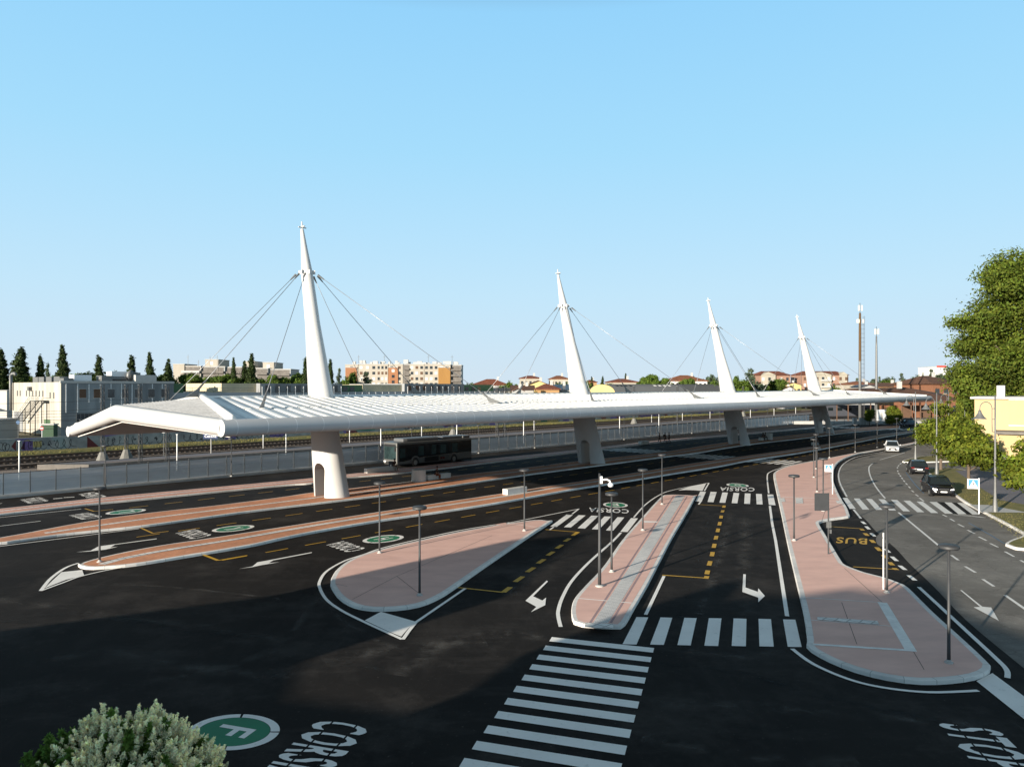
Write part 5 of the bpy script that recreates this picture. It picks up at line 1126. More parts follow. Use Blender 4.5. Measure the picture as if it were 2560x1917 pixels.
t.rotation_euler=(0,0,R(-36)); t.location=(65.9+math.cos(R(36))*9.2,106-math.sin(R(36))*9.2,0)
m=MB(); m.box((-3.6,-.05,6.0),(2.7,.1,3.4)); o=m.build('blind_window',wm('pale_yellow_render',(.48,.37,.20),.04),t); m=MB(); 
for q in ((-3.6,-.08,7.78,3.1,.16),(-3.6,-.08,4.2,3.1,.16)): m.box(q[:3],(q[3],.14,q[4]))
m.build('frame',M['frame'],o)
m=MB(); m.box((1.4,-2.2,3.35),(16,4.6,.35)); m.build('porch_roof',M['dconc'],t)
m=MB(); m.box((1.4,-1.9,1.6),(15,3.6,3.0)); m.build('porch_wall',wm('yellow_porch_render',(.45,.34,.18),.05),t)
m=MB(); m.box((-2.4,-3.74,1.4),(2.2,.12,2.0)); m.build('opening',M['shut'],t); m=MB(); m.box((1,-3.74,1.4),(1.3,.12,2.0)); m.build('opening',M['pane'],t)
m=MB(); m.box((-6.2,3,8.8),(1.0,.8,1.9)); m.build('chimney',M['conc'],t)
# telecom masts
def tmast(px_,ytop,Y,label,rad,brown,ladder):
    p=D(px_,Y,z=0); h=HC-(ytop-HY)*Y/F; t=thing('telecom_mast',label,'telecom mast',tuple(p))
    m=MB(); m.lathe([(rad,0),(rad*.9,h*.4),(rad*.7,h*.8),(rad*.5,h-2)],(0,0,0),12); m.build('pole',M['steel'],t,smooth=True)
    if brown: m=MB(); m.lathe([(rad*.86,h*.52),(rad*.8,h*.78),(rad*.66,h*.93)],(0,0,0),12); m.build('rust_section',mat('rusty_brown_steel',(.10,.06,.028),.8),t)
    if ladder:
        m=MB(); m.tube([(rad+.45,0,1),(rad+.45,0,h-3)],.05,4); m.tube([(rad+.85,0,1),(rad+.85,0,h-3)],.05,4)
        z=1.5
        while z<h-3: m.tube([(rad*.5,0,z),(rad+.85,0,z)],.03,4); z+=1.2
        m.build('ladder_cage',M['dsteel'],t)
    aw=mat('antenna_cream',(.7,.66,.52),.6)
    for k,(dx,dz,ww,hh) in enumerate(((-.38,0,.40,1.5),(.42,0,.28,1.5))+(((-.62,-3.6,.75,1.0),(.75,-3.6,.4,.95)) if ladder else ())):
        m=MB(); m.box((dx,-.2,h-.8+dz),(ww,.25,hh)); m.build('antenna_panel',aw,t)
    m=MB(); m.tube([(0,0,h-2),(0,0,h+.6)],.07,5); m.build('top_rod',M['dsteel'],t)
tmast(2150,763,205,'tall brown and grey telecom mast with ladder',.42,True,True); tmast(2191,822,205,'slimmer grey telecom mast on the right',.36,False,False)
# cabinets, kiosk, far kerb
for i,(a,b_) in enumerate(((2132,2141),(2149,2158),(2158.5,2167),(2168,2177))):
    t=thing('grey_cabinet','grey electrical cabinet, number %s of the row from the left'%('one','two','three','four')[i],'cabinet',tuple(D((a+b_)/2,188,z=0)),0,'grey cabinets below the masts'); 
    m=MB(); m.box((0,0,.9),((b_-a)/F*188,.7,1.8)); m.build('cabinet_body',M['conc'],t,bevel=.02); m=MB(); m.box((0,-.36,.9),(.03,.03,1.7)); m.build('door_gap',M['dsteel'],t)
t=thing('white_kiosk','white kiosk box beside the green bushes near the masts','kiosk',tuple(D(2204,200,z=0))); m=MB(); m.box((0,0,2),(1.9,1.6,3.0)); m.build('kiosk_body',M['wht'],t,bevel=.03); m=MB(); m.box((-.3,-.82,1.8),(.5,.05,2.0)); m.build('kiosk_door',M['conc'],t)
w=MB(); w.poly([G(2030,1049,.01),G(2310,1045,.01),G(2320,1054,.01),G(2130,1056.5,.01),G(2024,1056,.01)]); struct('pavement',w,M['conc'],'pale pavement beyond the far end of the yard')
w=MB(); w.box(tuple(D(2150,192,z=.35)),(40,.3,.9),.03); tag(w.build('low_wall',M['conc']),'low pale wall behind the grey cabinets','wall')
t=thing('chain_fence','thin wire fence on posts before the railway at the far end','fence',tuple(D(2060,186,z=0)),R(2)); m=MB()
for i in range(13): m=MB(); m.tube([(i*2.6,0,0),(i*2.6,0,1.9)],.05,5); m.build('post',M['steel'],t)
m=MB()
for z in (.5,1.0,1.5,1.85): m.tube([(0,0,z),(31.2,0,z)],.015,4)
m.build('wire',M['steel'],t)
# ================================================================== VEHICLES
def wheel(parent,x,y,r,w,name='wheel'):
    m=MB(); m.tube([(x,y-w/2,r),(x,y+w/2,r)],r,20); o=m.build(name,M['black'],parent,autos=40)
    sgn=1 if y>0 else -1; m=MB(); m.tube([(x,y+sgn*(w/2+.004),r),(x,y+sgn*(w/2-.02),r)],r*.62,14)
    for k in range(5):
        a=k*2*math.pi/5; m.box((x+math.cos(a)*r*.33,y+sgn*(w/2+.012),r+math.sin(a)*r*.33),(.05,.02,.05))
    m.build('rim',M['steel'],o); return o
def loft(st):          # st: list of (x, [(y,z)...] closed ring)
    m=MB(); n=len(st[0][1]); vs=[]; fs=[]
    for x,ring in st: vs+=[(x,y,z) for y,z in ring]
    for i in range(len(st)-1):
        for j in range(n): fs.append((i*n+j,(i+1)*n+j,(i+1)*n+(j+1)%n,i*n+(j+1)%n))
    fs.append(tuple(range(n))); fs.append(tuple((len(st)-1)*n+j for j in range(n-1,-1,-1))); m.add(vs,fs); return m
def car(label,loc,rz,L=4.4,W=1.84,H=1.65,colr=(.01,.01,.012),name='parked_car',front_on=True):
    t=thing(name,label,'car',loc,rz); pm_=mat('car_paint',colr,.22,metal=.1,var=.02,spec=.6); 
    def ring(w,zb,zt,c=.08): return [(-w+c,zb),(w-c,zb),(w,zb+c),(w,zt-.22),(w-.05,zt-.06),(w-.14,zt),(-w+.14,zt),(-w+.05,zt-.06),(-w,zt-.22),(-w,zb+c)]
    h=W/2; b=.22; hood=H*.60; belt=H*.63
    st=[(-L/2,ring(h*.80,b+.18,hood*.92)),(-L/2+.10,ring(h*.93,b+.05,hood*1.0)),(-L*.38,ring(h*.99,b,belt)),(-L*.1,ring(h,b,belt)),(L*.14,ring(h,b,belt*.98)),(L*.24,ring(h*.99,b,hood*.98)),(L*.40,ring(h*.95,b,hood*.88)),(L/2-.10,ring(h*.86,b+.05,hood*.76)),(L/2,ring(h*.70,b+.15,hood*.62))]
    loft(st).build('body',pm_,t,autos=38)
    def gr(w,z,x): return (w,z,x)
    zt=H; m=MB(); gw0,gw1=h*.93,h*.72
    a=[(-L*.46,gw0*.92,belt-.02),(-L*.37,gw1*.95,zt-.16),(-L*.22,gw1,zt-.05),(L*.02,gw1,zt-.06),(L*.10,gw1*.97,zt-.13),(L*.26,gw0*.96,belt-.04)]
    low=[(-L*.46,gw0*.92),(-L*.37,gw0*.96),(-L*.22,gw0),(L*.02,gw0),(L*.12,gw0),(L*.265,gw0*.96)]
    vs=[];fs=[]
    for (x,w1,z1),(x0,w0) in zip(a,low): vs+=[(x0,-w0,belt-.05),(x,-w1,z1),(x,w1,z1),(x0,w0,belt-.05)]
    for i in range(5):
        for j in range(3): fs.append((i*4+j,(i+1)*4+j,(i+1)*4+j+1,i*4+j+1))
    fs+=[(0,1,2,3),(23,22,21,20)]
    m.add(vs,fs); m.build('glasshouse',M['glassd'],t,autos=35)
    m=MB(); q=.012; vs=[]
    for (x,w1,z1) in a[1:5]: vs+=[(x,-w1-.01,z1+q),(x,w1+.01,z1+q)]
    m.add(vs,[(0,1,3,2),(2,3,5,4),(4,5,7,6)]); m.build('roof',pm_,t,smooth=True)
    for sg in (-1,1):
        m=MB(); m.tube([(L*.25,sg*gw0*.97,belt-.02),(L*.11,sg*gw1*1.0,zt-.12)],.035,6); m.tube([(-L*.10,sg*gw0*1.0,belt-.02),(-L*.11,sg*gw1*1.01,zt-.06)],.04,6); m.tube([(-L*.455,sg*gw0*.93,belt-.02),(-L*.36,sg*gw1*.97,zt-.13)],.06,6); m.build('pillar',pm_,t)
        m=MB(); m.box((L*.20,sg*(h+.10),belt+.06),(.12,.2,.14)); m.build('wing_mirror',pm_,t,bevel=.03)
        m=MB(); m.add([(L/2-.22,sg*h*.86,hood*.80),(L/2-.02,sg*h*.55,hood*.74),(L/2+.01,sg*h*.50,hood*.64),(L/2-.10,sg*h*.88,hood*.66)],[(0,1,2,3),(3,2,1,0)]); m.build('headlight',mat('headlight_glass',(.8,.8,.85),.1,spec=.8),t)
        m=MB(); m.box((-L/2+.03,sg*h*.76,hood*.84),(.08,.32,.16)); m.build('tail_light',mat('tail_red',(.10,.004,.004),.3),t)
        for x in (-L*.30,L*.31): wheel(t,x,sg*(h-.10),H*.205,.22)
    m=MB(); m.box((L/2+.005,0,hood*.62),(.03,W*.5,.10)); m.box((L/2-.0,0,b+.28),(.05,W*.62,.13)); m.build('grille',M['black'],t)
    m=MB(); m.box((L/2+.03,0,hood*.50),(.02,.5,.11)); m.box((-L/2-.01,0,hood*.68),(.03,.52,.12)); m.build('number_plate',M['wht'],t)
    m=MB(); m.box((L/2+.0,0,hood*.73),(.04,W*.42,.025)); m.box((-L/2,0,b+.22),(.05,W*.5,.06)); m.build('chrome_trim',M['steel'],t)
    return t
def ang(hx,hy): return math.atan2(hy,hx)
p=G(2354,1243); car('shiny black parked car facing the viewer beside the zebra crossing',(p.x+.72,p.y+1.9,.005),ang(-.30,-.95),4.6,1.9,1.68)
p=G(2296,1188); car('smaller black parked car seen from behind',(p.x+.9,p.y+1.9,.005),ang(.36,.93),4.0,1.78,1.55)
p=G(2232,1131); car('silver white car driving round the bend toward the viewer',(p.x+.5,p.y+1.2,.005),ang(-.42,-.907),4.6,1.86,1.66,(.55,.56,.57),'moving_car')
p=G(2268,1065); car('dark blue hatchback with roof box at the far end of the yard',(p.x,p.y,.0),ang(-1,-.12),4.4,1.8,1.6,(.01,.014,.035),'moving_car')
m=MB(); m.box((p.x+.2,p.y,1.78),(2.0,.8,.32),.1); tag(m.build('roof_box',M['dsteel'],bevel=.08),'black roof box on the dark blue hatchback','roof box')
car('white car half hidden behind the round trees',tuple(D(2418,172,z=0)),ang(-1,.1),4.4,1.8,1.5,(.6,.6,.6))
car('pale car parked beyond the big round tree crown',tuple(D(2484,92,z=0)),ang(-.8,-.6),4.3,1.8,1.5,(.5,.51,.52))
# bus
bs=thing('city_bus','grey and black city bus waiting in the shade under the canopy','bus',tuple(S(61.9,69.9,0)),AX+math.pi)
BG=mat('bus_silver',(.12,.12,.115),.4,metal=.2,var=.04); BK=mat('bus_black_glass',(.010,.012,.013),.12,spec=.6,var=.1)
L,W,H=12.4,2.5,2.98; h=W/2
m=MB(); m.box((0,0,(.34+H)/2),(L,W,H-.34)); m.build('body',BG,bs,bevel=.12)
for sg in (-1,1):
    m=MB(); y=sg*(h+.006)
    zl=lambda x: 1.02 if x<1.4 else 1.02-.0*x
    top=H-.30; m.add([(-L/2+.15,y,1.22),(-L/2+.15,y,top),(L/2-.35,y,top),(L/2-.35,y,.72),(4.6,y,.72),(1.8,y,1.05)],[(0,1,2,3,4,5) if sg<0 else (5,4,3,2,1,0)]); m.build('window_band',BK,bs)
    m=MB(); y=sg*(h+.012)
    for (xa,xb,za,zb) in ((4.9,5.7,1.15,2.3),(2.0,2.9,1.25,2.4),(-.0,.75,1.3,2.45),(-3.6,-2.7,1.35,2.45),(-1.6,-.7,1.35,2.4)):
        m=MB(); m.add([(xa,y,za),(xb,y,za),(xb,y,zb),(xa,y,zb)],[(0,1,2,3) if sg<0 else (3,2,1,0)]); m.build('pane',mat('painted_pane_glow',(.03,.055,.055),.1,spec=.6,var=.3,scale=1.5),bs)  # lighter patches paint the greenish glow seen through the bus
    m=MB(); y=sg*(h+.01); m.tube([(-L/2+.3,y,1.20),(1.6,y,1.06),(L/2-1.2,y,.70)],.022,5); m.build('trim_line',BG,bs)
    for x in (3.35,-3.0):
        m=MB(); vs=[];n=14
        for i in range(n+1):
            a=math.pi*i/n
            for r in (.58,.78): vs.append((x+r*math.cos(a),sg*(h+.016),.50+r*math.sin(a)))
        m.add(vs,[(2*i,2*i+1,2*i+3,2*i+2) for i in range(n)]); m.build('wheel_arch',BG,bs)
        m=MB(); vs=[(x+.58*math.cos(math.pi*i/n),sg*(h+.013),.30+.78*math.sin(math.pi*i/n)) for i in range(n+1)]; m.add(vs,[tuple(range(n+1))]); m.build('wheel_well',M['black'],bs)
        wheel(bs,x,sg*(h-.10),.48,.28)
    m=MB(); y=sg*(h+.014); m.add([(1.9,y,.45),(-.4,y,.45),(-.4,y,1.02),(1.9,y,1.0)],[(0,1,2,3),(3,2,1,0)]); ad=m.build('black_advert',mat('advert_black',(.02,.02,.02),.5),bs)
    m=MB(); y=sg*(h+.016); m.add([(-.45,y,.45),(-2.1,y,.45),(-2.1,y,1.1),(-.45,y,1.05)],[(0,1,2,3),(3,2,1,0)]); ad=m.build('grey_advert',mat('advert_grey',(.16,.165,.16),.5),bs)
    m=MB(); y=sg*(h+.019)
    for xa,xb in ((-1.0,-.65),(-1.4,-1.05)): m.add([(xa,y,.6),(xb,y,.6),(xb,y,.85),(xa,y,.85)],[(0,1,2,3),(3,2,1,0)])
    m.build('advert_picture',mat('advert_red',(.18,.03,.02),.6),ad)
m=MB(); x=L/2+.008; m.add([(x,-h+.14,.95),(x,h-.14,.95),(x,h-.14,H-.28),(x,-h+.14,H-.28)],[(0,1,2,3)]); m.build('windscreen',mat('windscreen_glass',(.02,.035,.036),.08,spec=.8,var=.5,scale=.8),bs)
m=MB(); m.add([(x+.006,-h+.25,H-.50),(x+.006,h-.25,H-.50),(x+.006,h-.25,H-.24),(x+.006,-h+.25,H-.24)],[(0,1,2,3)]); m.build('destination_display',M['black'],bs)
m=MB(); m.box((L/2+.02,0,.55),(.06,1.5,.22)); m.build('grille',M['black'],bs)
for sg in (-1,1): m=MB(); m.box((L/2+.02,sg*.95,.68),(.06,.42,.18)); m.build('headlight',M['wht'],bs,bevel=.03); m=MB(); m.tube([(L/2-.05,sg*(h-.1),2.5),(L/2+.35,sg*(h+.12),2.45)],.03,5); m.box((L/2+.35,sg*(h+.14),2.2),(.1,.2,.42)); m.build('wing_mirror',M['black'],bs)
m=MB(); m.prism([(4.4,-1.0),(5.0,-.9),(5.0,.9),(4.4,1.0),(-.6,1.05),(-.6,-1.05)],H-.02,H+.40); m.build('roof_fairing',mat('bus_roof_grey',(.12,.125,.13),.5),bs,bevel=.15)
m=MB(); m.box((-3.1,0,H+.16),(3.6,1.9,.34)); m.build('roof_unit',mat('bus_roof_unit',(.11,.115,.12),.5),bs,bevel=.1); m=MB(); m.box((-5.4,0,H+.15),(1.3,2.1,.32)); m.build('rear_fairing',BG,bs,bevel=.1)
m=MB(); m.box((-.3,0,.32),(L-.7,W-.2,.2)); m.build('underbody',M['black'],bs)
# train
t=thing('train_carriage','dark parked train carriage at the far end of the tracks','train',tuple(D(2085,226,z=0)),R(8)); m=MB(); m.box((4,0,2.4),(17,2.9,3.4)); m.build('carriage_body',mat('train_grey',(.07,.075,.09),.5),t,bevel=.2)
for i in range(5): m=MB(); m.box((-2+i*3,-1.47,2.9),(1.6,.06,.9)); m.build('window',M['glassd'],t)
m=MB(); m.box((-4.4,-1.3,1.3),(.3,1.0,.5)); m.build('red_buffer_beam',mat('train_red',(.45,.03,.02),.5),t); m=MB(); m.box((4,0,.5),(15,2,.6)); m.build('bogies',M['black'],t)
# ================================================================== PEOPLE
def skin(name,chain,edges,mat_,parent,sub=2):
    me=bpy.data.meshes.new(name); me.from_pydata([c[0] for c in chain],edges,[]); me.materials.append(mat_)
    o=bpy.data.objects.new(name,me); COL.objects.link(o)
    sm=o.modifiers.new('skin','SKIN'); sm.use_smooth_shade=True
    bm=bmesh.new(); bm.from_mesh(me); ly_=bm.verts.layers.skin.verify(); bm.verts.ensure_lookup_table()
    for i,c in enumerate(chain):
        r=c[1]; bm.verts[i][ly_].radius=(r,r) if not hasattr(r,'__len__') else r
        if i==0: bm.verts[i][ly_].use_root=True
    bm.to_mesh(me); bm.free()
    if sub: s=o.modifiers.new('sub','SUBSURF'); s.levels=1; s.render_levels=1
    o.parent=parent; return o
SKM=mat('skin',(.28,.15,.10),.6,var=.03); HR=mat('dark_hair',(.02,.014,.01),.8)
def person(label,loc,rz,pose,top,bottom,hgt=1.72,bag=None):
    t=thing('person',label,'person',loc,rz); k=hgt/1.72
    mt_=mat('top_cloth',top,.9,var=.1,scale=5); mb_=mat('trouser_cloth',bottom,.9,var=.1,scale=5)
    if pose=='sit':
        hip=Vector((0,0,.56)); kn=[Vector((.44,s*.13,.52)) for s in (-1,1)]; an=[Vector((.42,s*.14,.09)) for s in (-1,1)]; toe=[Vector((.58,s*.15,.04)) for s in (-1,1)]; lean=.10
        el=[Vector((.12,s*.24,.80)) for s in (-1,1)]; ha=[Vector((.36,s*.12,.64)) for s in (-1,1)]; ch=Vector((lean*.5,0,.88)); nk=Vector((lean,0,1.10)); hd=Vector((lean+.06,0,1.26))
    else:
        hip=Vector((0,0,.93)); q=.20 if pose=='walk' else .04
        kn=[Vector((.06+s*q*.5,s*.10,.50)) for s in (-1,1)]; an=[Vector((s*q,s*.10,.09)) for s in (-1,1)]; toe=[Vector((s*q+.16,s*.12,.035)) for s in (-1,1)]
        el=[Vector((-.02-s*q*.3,s*.27,1.12)) for s in (-1,1)]; ha=[Vector((.10-s*q*.8,s*.27,.86)) for s in (-1,1)]; ch=Vector((0,0,1.22)); nk=Vector((0,0,1.47)); hd=Vector((.03,0,1.62))
    for v in [hip,ch,nk,hd]+kn+an+toe+el+ha: v*=k
    sh=[Vector((nk.x,s*.18*k,nk.z-.07*k)) for s in (-1,1)]
    # one continuous body: pelvis, chest, neck, head, arms with hands, legs with feet
    C=[(hip,.12),(ch,.13),(nk,.055),(hd+Vector((0,0,-.03)),.085),(hd+Vector((0,0,.07*k)),.075)]; E=[(0,1),(1,2),(2,3),(3,4)]
    for i in (0,1):
        n=len(C); C+=[(sh[i],.055),(el[i],.042),(ha[i],.03),(ha[i]+(ha[i]-el[i]).normalized()*.10,.03)]; E+=[(1,n),(n,n+1),(n+1,n+2),(n+2,n+3)]
        hs=hip+Vector((0,(-1,1)[i]*.09,-.04)); n=len(C); C+=[(hs,.085),(kn[i],.058),(an[i],.04),(toe[i],.035)]; E+=[(0,n),(n,n+1),(n+1,n+2),(n+2,n+3)]
    b=skin('body',C,E,SKM,t)
    C=[(hip+Vector((0,0,.05)),.145),(ch,.155),(nk+Vector((0,0,-.06)),.07)]; E=[(0,1),(1,2)]
    for i in (0,1): n=len(C); C+=[(sh[i],.075),(el[i].lerp(sh[i],.1),.058)]; E+=[(1,n),(n,n+1)]
    skin('shirt',C,E,mt_,t)
    C=[(hip,.14)]; E=[]
    for i in (0,1): hs=hip+Vector((0,(-1,1)[i]*.09,-.04)); n=len(C); C+=[(hs,.10),(kn[i],.075),(an[i].lerp(kn[i],.15),.055)]; E+=[(0,n),(n,n+1),(n+1,n+2)]
    skin('trousers',C,E,mb_,t)
    m=MB(); m.lathe([(.02,-.01),(.09,.0),(.105,.05),(.095,.11),(.05,.15),(.001,.16)],(hd.x-.02,0,hd.z-.0),12); m.build('hair',HR,t,smooth=True)
    m=MB(); 
    for s in (-1,1): m.box((hd.x+.085,s*.03,hd.z+.02),(.015,.022,.014))
    m.build('eyes',M['black'],t); m=MB(); m.box((hd.x+.10,0,hd.z-.015),(.03,.025,.045)); m.build('nose',SKM,t)
    for i in (0,1):
        m=MB(); d=(ha[i]-el[i]).normalized(); e=ha[i]+d*.10
        for f in range(4): m.tube([e+Vector((0,(f-1.5)*.018,0)),e+d*(.05+.012*(f in (1,2)))+Vector((.008,(f-1.5)*.02,-.01))],.008,5)
        m.tube([ha[i]+d*.03,ha[i]+d*.07+Vector((.035,0,0))],.010,5); m.build('fingers',SKM,t)
    m=MB()
    for i in (0,1): m.box((toe[i].x-.07,toe[i].y,.045),(.26,.09,.09))
    m.build('shoes',M['black'],t,bevel=.03)
    if bag: m=MB(); m.box((ch.x-.24,0,ch.z),(.20,.30,.46)); m.build('backpack',mat('backpack_cloth',bag,.8),t,bevel=.05)
    return t
person('person in dark top and pale trousers sitting on the bench beside the bus',tuple(S(53.2,66.1,KH-.05)),AX-math.pi/2,'sit',(.03,.02,.02),(.25,.20,.15))
person('person in black top and rust trousers sitting beside the concrete drum',tuple(S(50.9,56.5,KH-.05)),AX-math.pi/2+.4,'sit',(.015,.015,.018),(.20,.05,.02))
pw=AX+math.pi*.5
person('leftmost of three people walking, in dark clothes',tuple(G(1649,1106.5)),pw,'walk',(.03,.03,.035),(.06,.04,.03),1.6)
person('middle walking person with a backpack',tuple(G(1662.5,1107.5)),pw+2.8,'walk',(.02,.02,.025),(.05,.03,.03),1.75,(.015,.015,.015))
person('right walking person in short dark trousers',tuple(G(1673,1107.2)),pw+.2,'walk',(.025,.02,.03),(.07,.05,.06),1.78)
person('left one of two people sitting by the far drum',tuple(S(127.1,55.4,KH-.05)),AX-math.pi/2,'sit',(.02,.02,.02),(.03,.03,.04)); person('right one of two people sitting by the far drum',tuple(S(128.1,55.4,KH-.05)),AX-math.pi/2+.3,'sit',(.015,.015,.02),(.03,.02,.02))
person('left seated person on the far front platform bench',tuple(S(121.4,44.3,KH-.05)),AX-math.pi/2,'sit',(.02,.02,.03),(.04,.04,.04)); person('right seated person on the far front platform bench',tuple(S(122.5,44.3,KH-.05)),AX-math.pi/2,'sit',(.05,.02,.02),(.03,.03,.04))
# ================================================================== VERGE
vp=[G(2262,1157),G(2285,1146),G(2320,1142),G(2420,1138),G(2420,1152)]
isl=island('verge_island',vp,M['grass'],.15,lab='small grass tip behind the rear parked car')
vg=[G(2312,1176),G(2322,1186),G(2345,1205),G(2400,1250),G(2430,1268),G(2456,1282),G(2500,1305),G(2560,1338),G(2640,1385),Vector((60,36,0)),Vector((72,52,0)),G(2560,1225),G(2490,1222),G(2470,1210),G(2420,1180),G(2370,1172)]
isl=island('grass_verge',vg,M['grass'],.18,lab='grass verge with pale kerb behind the parked cars')
m=MB(); m.poly([(q.x,q.y,ZT) for q in [G(2424,1261,KH),G(2470,1262,KH),G(2580,1283,KH),G(2640,1290,KH),G(2640,1300,KH),G(2560,1281,KH),G(2500,1280.5,KH),G(2454,1280,KH)]]); onisl(isl,'paved_path',m,'conc')
m=MB(); m.poly([(q.x,q.y,ZT+.002) for q in [G(2388,1176,KH),G(2420,1198,KH),G(2462,1226,KH),G(2500,1250,KH),G(2640,1275,KH),G(2640,1200,KH),G(2480,1175,KH)]]); onisl(isl,'footpath',m,M['plat'])
pts=[]
for i in range(9000):
    q=G(random.uniform(2345,2660),random.uniform(1196,1380),KH)
    u=(q-G(2312,1176)).to_2d(); px_=(q.x/q.y*F)+1280; py_=HY+F*(HC-KH)/q.y
    edge=1205+(px_-2345)*.72
    if py_<edge-3 and py_>1196+(px_-2388)*.42*(px_>2388) and not(1261<py_<1284 and px_>2440): pts.append(tuple(q))
bladefield('grass',pts,.06,.02,'grass','short patchy grass on the verge beside the black car')
# ================================================================== TREES
M['lf_bright']=leafmat('bright_leaf',(.115,.145,.018),.30); M['lf_plane']=leafmat('plane_leaf',(.09,.122,.018),.25); M['lf_dark']=leafmat('poplar_leaf',(.035,.055,.018),.15)
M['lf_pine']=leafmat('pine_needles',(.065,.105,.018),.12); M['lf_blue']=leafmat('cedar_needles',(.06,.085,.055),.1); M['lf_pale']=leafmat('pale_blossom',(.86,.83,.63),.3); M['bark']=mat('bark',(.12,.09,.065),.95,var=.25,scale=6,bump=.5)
def leafmesh(name,P,size,mt_,tone=None,up=.35,N=None,asp=1.5):
    k=len(P); P=np.asarray(P,float)
    a=rng.normal(size=(k,3)); a/=np.linalg.norm(a,axis=1)[:,None]
    b=rng.normal(size=(k,3)); 
    if N is not None: b=N*1.2+b*.6
    b[:,2]+=up; b/=np.linalg.norm(b,axis=1)[:,None]
    a=np.cross(a,b); a/=np.linalg.norm(a,axis=1)[:,None]; c=np.cross(b,a)
    s=size*rng.uniform(.55,1.35,k)[:,None]; a=a*s*asp/2; c=c*s/2
    V=np.stack([P-a,P-c*.8,P+a,P+c*.8],1).reshape(-1,3)
    me=bpy.data.meshes.new(name); me.from_pydata(V.tolist(),[],np.arange(4*k).reshape(k,4).tolist()); me.materials.append(mt_)
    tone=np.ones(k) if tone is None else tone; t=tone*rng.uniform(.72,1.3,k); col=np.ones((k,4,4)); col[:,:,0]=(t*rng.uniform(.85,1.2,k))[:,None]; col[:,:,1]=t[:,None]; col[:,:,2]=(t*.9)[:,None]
    at=me.attributes.new('Col','FLOAT_COLOR','POINT'); at.data.foreach_set('color',col.reshape(-1)); me.update(); return me
def clumps(lobes,nper,cr,nleaf,inner=.55):
    """lobes: (x,y,z,rx,ry,rz) -> clump centres near lobe shells -> leaves around each clump"""
    P=[];T=[];N=[]
    for (x,y,z,rx,ry,rz) in lobes:
        n=int(nper*(rx*ry*rz)**(2/3)/ (lobes[0][3]*lobes[0][4]*lobes[0][5])**(2/3))+2
        d=rng.normal(size=(n,3)); d/=np.linalg.norm(d,axis=1)[:,None]; r=rng.uniform(inner,1.04,n)**.6
        C=np.array([x,y,z])+d*r[:,None]*np.array([rx,ry,rz])
        for c_,dd in zip(C,d):
            k=int(nleaf*rng.uniform(.5,1.5)); q=rng.normal(size=(k,3))*cr*rng.uniform(.7,1.3)*np.array([1,1,.55])
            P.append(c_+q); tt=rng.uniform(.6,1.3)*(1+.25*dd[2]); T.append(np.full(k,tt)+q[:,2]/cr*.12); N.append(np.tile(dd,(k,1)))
    return np.vstack(P),np.clip(np.concatenate(T),.25,1.8),np.vstack(N)
def trunk(h,r,limbs,name='trunk',lean=(0,0)):
    m=MB(); pts=[(lean[0]*f,lean[1]*f,h*f) for f in (0,.08,.35,.7,1)]; m.tube(pts,[r*1.5,r*1.1,r*.9,r*.7,r*.35],10)
    for (z0,dx,dy,dz,rr) in limbs: p0=Vector((0,0,z0)); p1=Vector((dx*.45,dy*.45,z0+dz*.6)); p2=Vector((dx,dy,z0+dz)); m.tube([p0,p1,p2],[rr,rr*.7,rr*.25],6)
    return m
def tree(name,label,cat,loc,mtk,lobes,nper,cr,nleaf,size,th,tr,limbs,group=None,up=.35,inner=.55):
    t=thing(name,label,cat,loc,0,group); P,T,N=clumps(lobes,nper,cr,nleaf,inner)
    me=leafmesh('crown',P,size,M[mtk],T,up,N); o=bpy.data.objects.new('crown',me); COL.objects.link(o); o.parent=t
    trunk(th,tr,limbs).build('trunk',M['bark'],t,smooth=True); return t
def rl(n,R0,h0,h1,rr,flatz=1): # random lobes
    out=[]
    for i in range(n):
        a=random.uniform(0,2*math.pi); d=R0*math.sqrt(random.random()); z=random.uniform(h0,h1); q=rr*random.uniform(.7,1.25); out.append((d*math.cos(a),d*math.sin(a),z,q,q,q*flatz))
    return out
def rlimbs(n,z0,z1,R0,dz,r): return [(random.uniform(z0,z1),R0*math.cos(a),R0*math.sin(a),dz*random.uniform(.6,1.2),r) for a in [2*math.pi*i/n+random.random() for i in range(n)]]
# big plane tree right
random.seed(5)
lob=[]
def PB(px_,py_,r,Y=135): p=D(px_,Y,py_); return (p.x,0,p.z,r,r*1.0,r*.8)
X0=D(2545,135,z=0).x
for (a,b_,r) in ((2500,700,4.6),(2548,670,4.6),(2462,720,3.5),(2595,690,5),(2440,790,4.0),(2490,780,5.5),(2555,770,6),(2615,780,6),(2430,850,4.0),(2480,860,5.2),(2425,925,3.0),(2428,962,3.2),(2440,995,3.0),(2470,1005,3.2),(2545,860,6),(2610,870,6),(2440,912,4.0),(2492,925,5),(2550,935,6),(2615,950,6),(2445,955,3.6),(2488,985,4),(2540,1000,5),(2420,870,2.4),(2410,805,2.0)):
    q=PB(a,b_,r); lob.append((q[0]-X0,random.uniform(-4,4),q[2],q[3]*random.uniform(.7,.95),q[4]*.9,q[5]*random.uniform(.8,1.1)))
tree('plane_tree','huge leafy tree towering over the yellow building at the right edge','tree',(X0+1.2,135,0),'lf_plane',lob,92,.95,56,.36,24,.9,rlimbs(9,8,16,8,9,.35),inner=.2)
